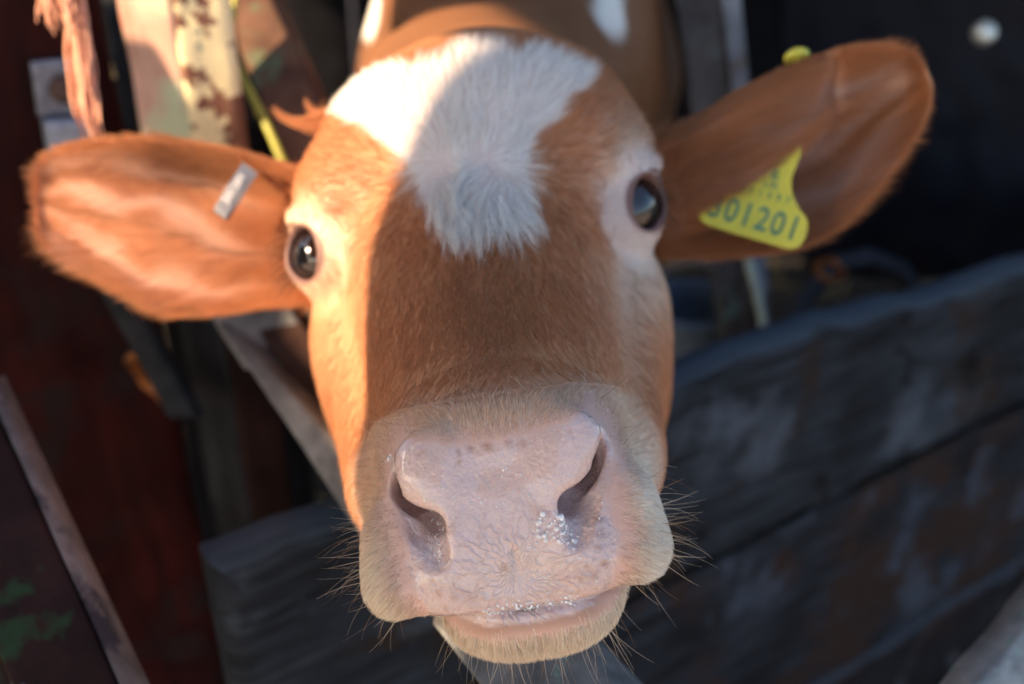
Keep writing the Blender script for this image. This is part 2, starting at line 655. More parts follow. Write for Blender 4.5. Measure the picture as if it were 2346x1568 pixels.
earL = ear_mesh([(700, 400), (590, 366), (500, 340), (400, 320), (300, 314), (215, 320), (140, 338), (100, 374), (84, 410), (82, 442)],
                [(730, 690), (610, 700), (520, 714), (425, 722), (345, 704), (265, 660), (182, 612), (118, 560), (90, 522), (83, 480)],
                [.540, .535, .533, .535, .540, .546], [.548, .548, .548, .548, .548, .548], hollow_left)
earR = ear_mesh([(1470, 330), (1600, 268), (1690, 212), (1780, 166), (1870, 130), (1950, 108), (2030, 100), (2085, 120), (2116, 156), (2126, 186)],
                [(1500, 590), (1640, 585), (1740, 578), (1830, 566), (1920, 522), (1990, 452), (2050, 372), (2096, 304), (2122, 252), (2130, 214)],
                [.555, .538, .528, .520, .515, .512], [.560, .548, .540, .532, .522, .514], hollow_right)


# ---- trunk and legs (coarser, standing behind the barrier), camera frame through world space
def body_w(p):
    """world-space field of neck, trunk and legs"""
    d = cone(p, NECK0, NECK1, .078, .105)
    d = smin(d, ell(p, TR + np.array([0, .06, .0]), (.135, .20, .17)), .06)
    d = smin(d, ell(p, TR + np.array([0, .36, .0]), (.165, .34, .165)), .08)
    d = smin(d, ell(p, TR + np.array([0, .66, .04]), (.135, .17, .14)), .06)
    for sx in (-1, 1):
        d = smin(d, cone(p, TR + np.array([sx * .085, .02, -.06]), TR + np.array([sx * .080, .0, -.30]), .07, .036), .05)
        d = smin(d, cone(p, TR + np.array([sx * .080, .0, -.30]), np.array([TR[0] + sx * .080, TR[1] + .01, .06]), .036, .024), .02)
        d = smin(d, cone(p, np.array([TR[0] + sx * .080, TR[1] + .01, .06]), np.array([TR[0] + sx * .080, TR[1] - .015, .025]), .027, .032), .01)
        d = smin(d, cone(p, TR + np.array([sx * .085, .66, .0]), TR + np.array([sx * .085, .62, -.24]), .085, .045), .05)
        d = smin(d, cone(p, TR + np.array([sx * .085, .62, -.24]), np.array([TR[0] + sx * .085, TR[1] + .72, .30]), .045, .030), .03)
        d = smin(d, cone(p, np.array([TR[0] + sx * .085, TR[1] + .72, .30]), np.array([TR[0] + sx * .085, TR[1] + .66, .05]), .030, .024), .02)
        d = smin(d, cone(p, np.array([TR[0] + sx * .085, TR[1] + .66, .05]), np.array([TR[0] + sx * .085, TR[1] + .63, .025]), .027, .032), .01)
    d = smin(d, cone(p, TR + np.array([0, .84, .09]), TR + np.array([0, .90, -.25]), .022, .016), .03)
    return d


NECK0 = W(head2cam(np.array([[0, .10, .62]])))[0]
TR = W(np.array([P(1190, 70, .98)]))[0]
NECK1 = TR + np.array([0, -.03, .0])
blo = np.array([TR[0] - .24, NECK0[1] - .12, -.02]); bhi = np.array([TR[0] + .24, TR[1] + 1.0, TR[2] + .28])
bV, bF = surface_nets(body_w, blo, bhi, .007, 4)


# ---- coat pattern. Hair colours, with shade darkened into ear hollow, neck and body
def in_poly(u, v, poly):
    x, y = u, v
    ins = np.zeros(len(u), bool)
    n = len(poly)
    dist = np.full(len(u), 1e9)
    for i in range(n):
        x1, y1 = poly[i]; x2, y2 = poly[(i + 1) % n]
        c = ((y1 > y) != (y2 > y)) & (x < (x2 - x1) * (y - y1) / ((y2 - y1) if y2 != y1 else 1e-9) + x1)
        ins ^= c
        L = (x2 - x1) ** 2 + (y2 - y1) ** 2
        t = np.clip(((x - x1) * (x2 - x1) + (y - y1) * (y2 - y1)) / max(L, 1e-12), 0, 1)
        dd = np.hypot(x - x1 - t * (x2 - x1), y - y1 - t * (y2 - y1))
        dist = np.minimum(dist, dd)
    return np.where(ins, -dist, dist)         # negative inside


BLAZE = [(1060, 92), (1130, 94), (1190, 122), (1250, 108), (1310, 128), (1372, 168), (1335, 205), (1285, 245), (1245, 300), (1212, 350),
         (1205, 400), (1218, 440), (1222, 490), (1205, 525), (1150, 525), (1090, 530), (1040, 535), (1000, 520), (975, 480), (962, 440),
         (945, 395), (905, 340), (850, 300), (800, 276), (755, 262), (775, 215), (830, 165), (900, 150), (950, 150), (1010, 128), (1040, 106)]
PAD = [(0, -.0310), (.012, -.0300), (.023, -.0285), (.031, -.0260), (.0365, -.034), (.036, -.045), (.0325, -.055), (.0325, -.061), (.0345, -.066),
       (.0315, -.077), (.0280, -.0865), (.015, -.090), (0, -.091)]
PADP = PAD + [(-x, y) for x, y in PAD[::-1]]


def lerp(a, b, t):
    return a + (np.asarray(b) - a) * t[:, None]


GINGER = np.array([.60, .265, .120])
BROWN = np.array([.42, .185, .085])
WHITE = np.array([.91, .90, .87])
TAN = np.array([.80, .55, .385])
CREAM = np.array([.92, .76, .60])
PINK = np.array([.72, .45, .39])


def uv_of(pc):
    return 1173 + FPX * pc[:, 0] / pc[:, 2], 784 - FPX * pc[:, 1] / pc[:, 2]


def region(pc):
    """weights of the coat's areas at camera-frame points on the head"""
    h = cam2head(pc)
    u, v = uv_of(pc)
    u = u + 10 * fbm(pc, 90, 11); v = v + 10 * fbm(pc, 90, 15)
    r = {}
    back = sstep(.60, .57, pc[:, 2])
    r['blaze'] = sstep(10, -10, in_poly(u, v, BLAZE)) * back * (h[:, 2] < .60)
    a, b, c = np.abs(h[:, 0]), h[:, 1], h[:, 2]
    wob = .0009 * fbm(pc, 420, 3)
    r['padd'] = in_poly(h[:, 0] + wob, h[:, 1] + wob, PADP)
    r['pad'] = sstep(.0008, -.0006, r['padd']) * (c < .362)
    # muzzle fur zone: ring round the pad
    mz = sstep(.000, -.012, b - (-.010 - 9 * np.maximum(0, a - .02) ** 2)) * sstep(.425, .395, c + (a - .04) * .0)
    r['muz'] = mz
    r['chin'] = sstep(-.084, -.088, b) * sstep(.44, .42, c)
    er = np.sqrt(((pc - cam_eye(1)) ** 2).sum(1)); el = np.sqrt(((pc - cam_eye(-1)) ** 2).sum(1))
    r['er'], r['el'] = er, el
    r['h'] = h; r['u'] = u; r['v'] = v
    return r


def cam_eye(sx):
    e = EYE_C + EYE_AX * EYE_R
    return head2cam(np.array([[sx * e[0], e[1], e[2]]]))[0]


def gauss2(u, v, cu, cv, su, sv):
    return np.exp(-((u - cu) / su) ** 2 - ((v - cv) / sv) ** 2)


def coat(pc, r=None):
    r = r or region(pc)
    h, u, v = r['h'], r['u'], r['v']
    a, b, c = h[:, 0], h[:, 1], h[:, 2]
    col = np.tile(GINGER, (len(pc), 1))
    mott = .5 + .5 * fbm(pc, 45, 21)
    col = lerp(col, BROWN, np.clip(mott * .25, 0, 1))
    # darker brown down the bridge of the nose and in the curly patch under the blaze
    col = lerp(col, BROWN * .85, .50 * gauss2(u, v, 1130, 680, 120, 170))
    col = lerp(col, BROWN * .6, .15 * gauss2(u, v, 1110, 790, 80, 100))
    # right cheek and right eye surround paler
    col = lerp(col, TAN * np.array([.76, .68, .66]), .55 * gauss2(u, v, 1470, 720, 130, 230))
    col = lerp(col, np.array([.66, .52, .40]), .8 * gauss2(u, v, 1455, 360, 90, 110))
    col = lerp(col, np.array([.74, .62, .52]), .9 * gauss2(u, v, 1495, 610, 95, 110))
    col = lerp(col, np.array([.78, .68, .66]), sstep(.036, .014, r['er']) * .9)
    # left eye surround
    col = lerp(col, np.array([.74, .52, .34]), .7 * gauss2(u, v, 755, 560, 80, 110))
    col = lerp(col, np.array([.84, .66, .52]), sstep(.034, .014, r['el']) * .9)
    col = lerp(col, np.array([.68, .40, .23]), .65 * gauss2(u, v, 745, 780, 75, 200))
    col = lerp(col, BROWN, .35 * sstep(.1, .7, fbm(pc * np.array([1, .25, .4]), 150, 41)) * sstep(900, 800, u) * (v > 600))
    # bare pink margins of the lids
    col = lerp(col, np.array([.36, .19, .16]), sstep(.0155, .0130, np.minimum(r['er'], r['el'])) * .8)
    # muzzle
    tan = lerp(np.tile(TAN, (len(pc), 1)), CREAM, np.clip(sstep(-.045, -.068, b) * sstep(.02, .04, np.abs(a)) + .5 * (a > .03), 0, 1))
    tan = lerp(tan, np.array([.93, .86, .78]), .75 * sstep(.026, .044, a) * sstep(-.035, -.06, b))
    col = lerp(col, tan, r['muz'])
    col = lerp(col, np.array([.50, .27, .13]), .75 * r['muz'] * sstep(.003, .0, np.abs(b + .0865 + .000)) )
    inner = r['muz'] * sstep(.012, .002, r['padd'] + .005 * sstep(-.036, -.032, b) * sstep(.034, .026, np.abs(a)))
    col = lerp(col, np.array([.64, .43, .34]), inner * .75)
    col = lerp(col, CREAM * .95, r['chin'])
    col = col * (1 - .50 * sstep(.580, .62, c))[:, None]  # shade behind the poll darkened into the neck colour
    col = lerp(col, WHITE, r['blaze'])
    return col


def skin_col(pc, r):
    h = r['h']
    col = coat(pc, r) * .75
    col = lerp(col, np.array([.62, .45, .40]), r['blaze'] * .7)
    inner = sstep(.013, .003, r['padd'] + .004 * sstep(-.036, -.032, h[:, 1]) * sstep(.034, .026, np.abs(h[:, 0]))) * r['muz']
    col = lerp(col, np.array([.58, .37, .31]), inner)
    col = lerp(col, np.array([.38, .225, .17]), r['chin'] * sstep(-.097, -.091, h[:, 1]) * sstep(.36, .345, h[:, 2] + np.abs(h[:, 0]) * .25))
    eye = np.minimum(r['er'], r['el'])
    col = lerp(col, np.array([.14, .07, .06]), sstep(.0150, .0130, eye))
    col = lerp(col, np.array([.04, .02, .018]), sstep(.0155, .0145, r['er']) * (np.abs(h[:, 0]) > .0865) * .7)
    padc = np.array([.57, .415, .385]) * (1 + .06 * fbm(pc, 160, 31))[:, None]
    col = lerp(col, padc, r['pad'])
    # brown freckles on the pad edges
    fr = (noise3(pc, 700, 77) > .62) * sstep(-.012, -.001, r['padd']) * r['pad']
    col = lerp(col, np.array([.42, .22, .14]), fr * .35)
    u, v = uv_of(pc)
    for (su, sv, sr) in ((1050, 1036, 7), (1078, 1030, 9), (1118, 1024, 12), (1165, 1017, 9), (1195, 1014, 7), (1052, 1062, 6), (1372, 1190, 9), (1378, 1222, 9), (1370, 1255, 8), (1384, 1290, 8), (1362, 1318, 7),
                         (990, 1330, 7), (1008, 1362, 8), (1040, 1372, 6), (1022, 1395, 6), (1330, 1330, 6), (1345, 1300, 6), (1155, 1300, 9)):
        col = lerp(col, np.array([.30, .14, .085]), .8 * np.exp(-((u - su) ** 2 + (v - sv) ** 2) / (sr * 1.0) ** 2) * r['pad'])
    return col


def ear_col(pc, st, io, left):
    S, T = st[:, 0], st[:, 1]
    col = np.tile(GINGER, (len(pc), 1))
    inn = (io < .5)
    streak = .5 + .5 * np.sin(T * 24 + 6 * S + 3 * fbm(pc, 30, 5))
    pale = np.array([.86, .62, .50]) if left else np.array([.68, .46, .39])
    w = sstep(.04, .2, T) * sstep(1.0, .85, T) * sstep(0, .25, S) * sstep(.92, .55, S) * (.15 + .85 * streak ** 2)
    col = lerp(col, pale, w * inn)
    vein = (np.abs(np.sin(T * 9 + 2.2 * S + 1.2 * fbm(pc, 18, 8))) < .05) * inn * sstep(.1, .3, T) * sstep(.95, .8, S)
    col = lerp(col, BROWN * .6, vein * .7)
    if left:
        col = lerp(col, BROWN * .7, .8 * bump1(T, .10, .12) * bump1(S, .26, .2) * inn)  # shade of the upper hollow painted into the colour
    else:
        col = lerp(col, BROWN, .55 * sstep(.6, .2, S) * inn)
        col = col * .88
        col = lerp(col, np.array([.60, .40, .36]), .6 * bump1(T, .78, .12) * bump1(S, .55, .15) * inn)
        col = lerp(col, np.array([.72, .56, .48]), .6 * bump1(T, .30, .14) * bump1(S, .72, .12) * inn)
    return col


def body_col(pw):
    pc = unc(pw)
    u, v = uv_of(pc)
    col = np.tile(GINGER * .30, (len(pw), 1))  # body coat darkened to stand for shade
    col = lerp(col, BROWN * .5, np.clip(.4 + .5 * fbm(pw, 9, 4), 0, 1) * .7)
    wob = 45 * fbm(pw, 14, 9)
    col = lerp(col, WHITE * .95, sstep(1.6, .3, ((u - 1405 + wob) / 50) ** 2 + ((v - 30) / 60) ** 2))
    col = lerp(col, WHITE, sstep(1.4, .6, ((u - 838 + wob * .4) / 34) ** 2 + ((v - 20) / 70) ** 2))
    # white belly and socks
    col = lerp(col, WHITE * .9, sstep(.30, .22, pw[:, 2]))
    return col


# ---- skin material
def skin_material():
    m, nt, b = mat_new('calf_skin')
    at = N(nt, 'ShaderNodeAttribute', attribute_name='coat')
    pd = N(nt, 'ShaderNodeAttribute', attribute_name='pad')
    hd = N(nt, 'ShaderNodeAttribute', attribute_name='hpos')
    sep = N(nt, 'ShaderNodeSeparateXYZ'); nt.links.new(hd.outputs['Vector'], sep.inputs[0])

    def math_(op, a, b_=None, c_=None):
        n = N(nt, 'ShaderNodeMath', operation=op)
        for k, s in enumerate((a, b_, c_)):
            if s is None: continue
            if hasattr(s, 'links'): nt.links.new(s, n.inputs[k])
            else: n.inputs[k].default_value = s
        return n.outputs[0]
    # creases: cells stretched radially from the dimple of the upper lip
    X, Y = sep.outputs[0], sep.outputs[1]
    dn = N(nt, 'ShaderNodeTexNoise'); dn.inputs['Scale'].default_value = 150; dn.inputs['Detail'].default_value = 2
    nt.links.new(hd.outputs['Vector'], dn.inputs['Vector'])
    dsep = N(nt, 'ShaderNodeSeparateColor'); nt.links.new(dn.outputs['Color'], dsep.inputs[0])
    dx = math_('ADD', X, math_('MULTIPLY', math_('SUBTRACT', dsep.outputs[0], .5), .0075))
    dy0 = math_('ADD', Y, .0745)
    dy = math_('ADD', dy0, math_('MULTIPLY', math_('SUBTRACT', dsep.outputs[1], .5), .0075))
    rad = math_('SQRT', math_('ADD', math_('MULTIPLY', dx, dx), math_('MULTIPLY', dy, dy)))
    ang = math_('ARCTAN2', dx, dy)
    cb = N(nt, 'ShaderNodeCombineXYZ')
    nt.links.new(math_('MULTIPLY', math_('LOGARITHM', math_('ADD', rad, .008), 2.718), 2.9), cb.inputs[0])
    nt.links.new(math_('MULTIPLY', ang, 3.7), cb.inputs[1])
    vr = N(nt, 'ShaderNodeTexVoronoi', feature='DISTANCE_TO_EDGE'); vr.inputs['Scale'].default_value = 1.15
    vr.inputs['Randomness'].default_value = .9
    nt.links.new(cb.outputs[0], vr.inputs['Vector'])
    crease = ramp(nt, vr.outputs[0], [(0.0, 0.0), (.22, 1.0)])
    # small round papillae over the rest
    vp = N(nt, 'ShaderNodeTexVoronoi', feature='F1'); vp.inputs['Scale'].default_value = 440
    wv_n = N(nt, 'ShaderNodeTexNoise'); wv_n.inputs['Scale'].default_value = 260; wv_n.inputs['Detail'].default_value = 3
    nt.links.new(hd.outputs['Vector'], wv_n.inputs['Vector'])
    vadd = N(nt, 'ShaderNodeVectorMath', operation='MULTIPLY_ADD'); nt.links.new(wv_n.outputs['Color'], vadd.inputs[0])
    vadd.inputs[1].default_value = (.004, .004, .004); nt.links.new(hd.outputs['Vector'], vadd.inputs[2])
    nt.links.new(vadd.outputs[0], vp.inputs['Vector'])
    pap = ramp(nt, vp.outputs['Distance'], [(0.0, 1.0), (.75, 0.0)])
    vp2 = N(nt, 'ShaderNodeTexVoronoi', feature='DISTANCE_TO_EDGE'); vp2.inputs['Scale'].default_value = 420
    nt.links.new(hd.outputs['Vector'], vp2.inputs['Vector'])
    cell = ramp(nt, vp2.outputs[0], [(0.0, 0.0), (.18, 1.0)])
    # radial creases between b = -.045 and the lip, papillae above and at the edges
    wc = ramp(nt, math_('MULTIPLY', rad, 25), [(.0, .10), (.16, .60), (.45, .75), (.80, 0.10)])
    top = ramp(nt, math_('MULTIPLY', math_('ADD', Y, .052), -60), [(.0, .60), (.8, 1.0)])
    hgt = N(nt, 'ShaderNodeMix', data_type='FLOAT')
    nt.links.new(wc, hgt.inputs[0])
    nt.links.new(math_('ADD', math_('MULTIPLY', pap, .95), math_('MULTIPLY', cell, .10)), hgt.inputs[2])
    nt.links.new(crease, hgt.inputs[3])
    gx_ = math_('ABSOLUTE', math_('ADD', X, math_('MULTIPLY', math_('SUBTRACT', dsep.outputs[0], .5), .002)))
    gr_ = ramp(nt, math_('MULTIPLY', gx_, 900), [(.0, 0.0), (1.0, 1.0)])
    low_ = ramp(nt, math_('MULTIPLY', math_('ADD', Y, .072), -300), [(.0, 0.0), (1.0, 1.0)])
    gmask = math_('SUBTRACT', 1.0, math_('MULTIPLY', math_('SUBTRACT', 1.0, gr_), low_))
    h1 = math_('MULTIPLY', math_('MULTIPLY', hgt.outputs[0], top), gmask)
    h1 = math_('MULTIPLY', h1, pd.outputs['Fac'])
    fine = N(nt, 'ShaderNodeTexNoise'); fine.inputs['Scale'].default_value = 900; fine.inputs['Detail'].default_value = 3
    nt.links.new(hd.outputs['Vector'], fine.inputs['Vector'])
    h2 = math_('ADD', h1, math_('MULTIPLY', fine.outputs[0], .10))
    bp = N(nt, 'ShaderNodeBump'); bp.inputs['Strength'].default_value = .62; bp.inputs['Distance'].default_value = .0009
    nt.links.new(h2, bp.inputs['Height']); nt.links.new(bp.outputs[0], b.inputs['Normal'])
    # creases multiplied by a brownish tint
    dark = N(nt, 'ShaderNodeMix', data_type='RGBA', blend_type='MULTIPLY')
    cf = math_('MULTIPLY', math_('MULTIPLY', math_('SUBTRACT', 1.0, crease), wc), math_('MULTIPLY', pd.outputs['Fac'], top))
    nt.links.new(math_('MULTIPLY', cf, .28), dark.inputs[0])
    nt.links.new(at.outputs['Color'], dark.inputs[6]); dark.inputs[7].default_value = (.55, .36, .27, 1)
    # freckle pores low on the pad
    pf = N(nt, 'ShaderNodeTexVoronoi', feature='F1'); pf.inputs['Scale'].default_value = 300
    nt.links.new(hd.outputs['Vector'], pf.inputs['Vector'])
    pm = ramp(nt, pf.outputs['Distance'], [(.12, 1.0), (.30, 0.0)])
    lowr = ramp(nt, math_('MULTIPLY', math_('ADD', Y, .062), -50), [(.0, 0.0), (.7, 1.0)])
    sidew = ramp(nt, math_('MULTIPLY', math_('ABSOLUTE', X), 40), [(.3, .0), (.9, 1.0)])
    pfac = math_('MULTIPLY', math_('MULTIPLY', pm, lowr), math_('MULTIPLY', sidew, pd.outputs['Fac']))
    c2 = mixc(nt, math_('MULTIPLY', pfac, .6), dark.outputs[2], (.40, .22, .15))
    nt.links.new(c2, b.inputs['Base Color'])
    ro = N(nt, 'ShaderNodeMix', data_type='FLOAT')
    nt.links.new(pd.outputs['Fac'], ro.inputs[0]); ro.inputs[2].default_value = .55
    rn = ramp(nt, fine.outputs[0], [(.3, .20), (.7, .40)])
    nt.links.new(rn, ro.inputs[3])
    nt.links.new(ro.outputs[0], b.inputs['Roughness'])
    nt.links.new(math_('MULTIPLY', pd.outputs['Fac'], .9), b.inputs['Coat Weight'])
    b.inputs['Coat Roughness'].default_value = .07
    b.inputs['Subsurface Weight'].default_value = .25
    b.inputs['Subsurface Radius'].default_value = (1.0, .35, .2)
    b.inputs['Subsurface Scale'].default_value = .004
    return m


SKIN = skin_material()

# ---- join head + ears + trunk into one body mesh
rh = region(hC)
cols = [skin_col(hC, rh)]
pads = [rh['pad']]
hpos = [rh['h']]
# smooth moist lining of the nostril pocket counts as wet skin too
wet = sstep(.0105, .0085, np.abs(np.abs(rh['h'][:, 0]) - .029)) * sstep(-.070, -.066, rh['h'][:, 1]) * sstep(-.03, -.035, rh['h'][:, 1]) * (hC[:, 2] < .38)
VV = [W(hC)]; FF = [hF]; off = len(hC)
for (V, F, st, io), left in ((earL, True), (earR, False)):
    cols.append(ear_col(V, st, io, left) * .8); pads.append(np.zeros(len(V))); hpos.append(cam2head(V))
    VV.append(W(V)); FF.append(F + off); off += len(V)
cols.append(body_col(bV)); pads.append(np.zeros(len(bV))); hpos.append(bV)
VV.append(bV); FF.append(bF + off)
calf_root_loc = (float(TR[0]), float(TR[1] + .3), 0.0)
calf = empty('calf', calf_root_loc, 'ginger calf with white forehead blaze and pink nose, head thrust over the plank barrier', 'calf')
body = mesh_obj('body', np.concatenate(VV), np.concatenate(FF), SKIN)
me = body.data
allc = np.concatenate(cols)
at = me.attributes.new('coat', 'FLOAT_COLOR', 'POINT')
at.data.foreach_set('color', np.concatenate([np.clip(allc, 0, 1), np.ones((len(allc), 1))], 1).astype(np.float32).ravel())
at = me.attributes.new('pad', 'FLOAT', 'POINT')
pads[0] = np.maximum(pads[0], 0)
at.data.foreach_set('value', np.concatenate(pads).astype(np.float32))
at = me.attributes.new('hpos', 'FLOAT_VECTOR', 'POINT')
at.data.foreach_set('vector', np.concatenate(hpos).astype(np.float32).ravel())
set_parent(body, calf)


# ---- eyes
def eye_material():
    m, nt, b = mat_new('calf_eye')
    at = N(nt, 'ShaderNodeAttribute', attribute_name='coat')
    nt.links.new(at.outputs['Color'], b.inputs['Base Color'])
    b.inputs['Roughness'].default_value = .04
    b.inputs['IOR'].default_value = 1.4
    b.inputs['Coat Weight'].default_value = 1.0
    b.inputs['Coat Roughness'].default_value = .01
    return m


EYEM = eye_material()


def make_eye(sx):
    nu_, nv_ = 64, 48
    V, F = [], []
    th = np.linspace(0, math.pi, nv_)
    ph = np.linspace(0, 2 * math.pi, nu_, endpoint=False)
    ax = EYE_AX.copy(); ax = ax + np.array([.16, -.02, .16]); ax /= np.linalg.norm(ax)
    t1 = np.cross(ax, [0, 1, 0]); t1 /= np.linalg.norm(t1)
    t2 = np.cross(ax, t1)
    pts, cc = [], []
    for t in th:
        for q in ph:
            d = math.cos(t) * ax + math.sin(t) * (math.cos(q) * t1 + math.sin(q) * t2)
            # cornea bulges a little
            r = EYE_R * (1 + .055 * max(0, math.cos(t) - .70) / .30)
            pts.append(EYE_C + d * r)
            T = math.degrees(t)
            iris = np.array([.012, .006, .005]); pup = np.array([.004, .004, .006]); scl = np.array([.62, .50, .50])
            # horizontally long pupil
            pr = math.hypot(math.sin(t) * math.cos(q) / .52, math.sin(t) * math.sin(q) / .34)
            c = pup if pr < 1 else iris
            if T > 56: c = scl * (1 if T > 59 else .35)
            cc.append(c)
    pts = np.array(pts); pts[:, 0] *= sx
    idx = np.arange(nv_ * nu_).reshape(nv_, nu_)
    a = np.stack([idx[:-1], idx[1:], np.roll(idx[1:], -1, 1), np.roll(idx[:-1], -1, 1)], -1).reshape(-1, 4)
    if sx > 0: a = a[:, ::-1]
    o = mesh_obj('eye', W(head2cam(pts)), a, EYEM)
    c = np.array(cc)
    at = o.data.attributes.new('coat', 'FLOAT_COLOR', 'POINT')
    at.data.foreach_set('color', np.concatenate([c, np.ones((len(c), 1))], 1).astype(np.float32).ravel())
    set_parent(o, calf)
    return o


for sx in (-1, 1):
    make_eye(sx)


# ================================================================== FUR
def hair_mat(name, rough=.55, trans=.38):
    m, nt, b = mat_new(name)
    at = N(nt, 'ShaderNodeAttribute', attribute_name='hcol')
    nt.links.new(at.outputs['Color'], b.inputs['Base Color'])
    b.inputs['Roughness'].default_value = rough
    b.inputs['Specular IOR Level'].default_value = .35
    tr = N(nt, 'ShaderNodeBsdfTranslucent'); nt.links.new(at.outputs['Color'], tr.inputs[0])
    mx = N(nt, 'ShaderNodeMixShader'); mx.inputs[0].default_value = trans
    nt.links.new(b.outputs[0], mx.inputs[1]); nt.links.new(tr.outputs[0], mx.inputs[2])
    nt.links.new(mx.outputs[0], nt.nodes['Material Output'].inputs[0])
    return m


FURM = hair_mat('fur')


def curves_obj(name, pts, rad, col, mat, parent):
    """pts (N,K,3) camera frame"""
    n, k, _ = pts.shape
    cu = bpy.data.hair_curves.new(name)
    cu.add_curves([k] * n)
    cu.attributes['position'].data.foreach_set('vector', W(pts.reshape(-1, 3)).astype(np.float32).ravel())
    ra = cu.attributes.get('radius') or cu.attributes.new('radius', 'FLOAT', 'POINT')
    ra.data.foreach_set('value', rad.astype(np.float32).ravel())
    ca = cu.attributes.new('hcol', 'FLOAT_COLOR', 'CURVE')
    ca.data.foreach_set('color', np.concatenate([np.clip(col, 0, 1), np.ones((n, 1))], 1).astype(np.float32).ravel())
    cu.materials.append(mat)
    o = bpy.data.objects.new(name, cu)
    COL.objects.link(o)
    set_parent(o, parent)
    return o


def unit(v):
    return v / (np.linalg.norm(v, axis=1)[:, None] + 1e-12)


def sample_faces(V, F, n, w=None):
    A = V[F]
    ar = .5 * np.linalg.norm(np.cross(A[:, 2] - A[:, 0], A[:, 3] - A[:, 1]), axis=1)
    if w is not None: ar = ar * w
    cdf = np.cumsum(ar); cdf /= cdf[-1]
    f = np.searchsorted(cdf, rng.random(n))
    f = np.minimum(f, len(F) - 1)
    s, t = rng.random(n), rng.random(n)
    q = A[f]
    p = (q[:, 0] * ((1 - s) * (1 - t))[:, None] + q[:, 1] * (s * (1 - t))[:, None] + q[:, 2] * (s * t)[:, None] + q[:, 3] * ((1 - s) * t)[:, None])
    return p, f, s, t


def grow(p, nrm, flow, length, lift, bend=.9, wig=.08, K=6, clump=None, sink=.0004):
    """strands from roots p; flow is made tangent to the surface; lift = start angle above the skin"""
    t = unit(flow - (flow * nrm).sum(1)[:, None] * nrm)
    n = len(p)
    pts = np.empty((n, K, 3))
    x = p - nrm * sink
    pts[:, 0] = x
    side = np.cross(nrm, t)
    cw = rng.normal(0, 1, n) * wig; wig = wig if not hasattr(wig, '__len__') else wig; ph = rng.random(n) * 6.28
    for k in range(1, K):
        s = (k - .5) / (K - 1)
        ang = lift * (1 - bend * s)
        d = t * np.cos(ang)[:, None] + nrm * np.sin(ang)[:, None] + side * (cw * (s * 1.5) + wig * .6 * np.sin(ph + s * 5))[:, None]
        x = x + unit(d) * (length / (K - 1))[:, None]
        pts[:, k] = x
    if clump is not None:
        dens, amt = clump          # clump centres are a random subset of the strands
        m = max(4, int(n / dens))
        ids = rng.choice(n, m, replace=False)
        kd = KDTree(m)
        for j, i in enumerate(ids):
            kd.insert(Vector(p[i]), j)
        kd.balance()
        near = np.fromiter((kd.find(Vector(q))[1] for q in p), np.int64, n)
        cid = ids[near]
        far = np.linalg.norm(p - p[cid], axis=1)
        for k in range(1, K):
            s = k / (K - 1)
            w = (amt * s ** 1.4)
            w = (w if hasattr(w, '__len__') else np.full(n, w)) * np.clip(1.5 - far / .006, 0, 1)
            # follow the leader's shape, scaled to the own length
            lead = pts[cid, 0] + (pts[cid, k] - pts[cid, 0]) * (length / length[cid])[:, None]
            pts[:, k] = pts[:, k] * (1 - w)[:, None] + lead * w[:, None]
    return pts


def taper(n, K, r0, r1):
    return np.interp(np.linspace(0, 1, K), [0, .15, 1], [r0, r0, r1])[None, :] * (1 + .25 * rng.normal(0, 1, (n, 1))).clip(.5, 1.6)


def vary(col, amt=.12, light=.10):
    n = len(col)
    k = 1 + rng.normal(0, amt, n)
    out = col * k[:, None]
    lt = rng.random(n) < light
    out[lt] = out[lt] * .6 + .4 * np.array([.72, .55, .38])
    return np.clip(out, .005, .93)


WHORL = P(1088, 470, .478)


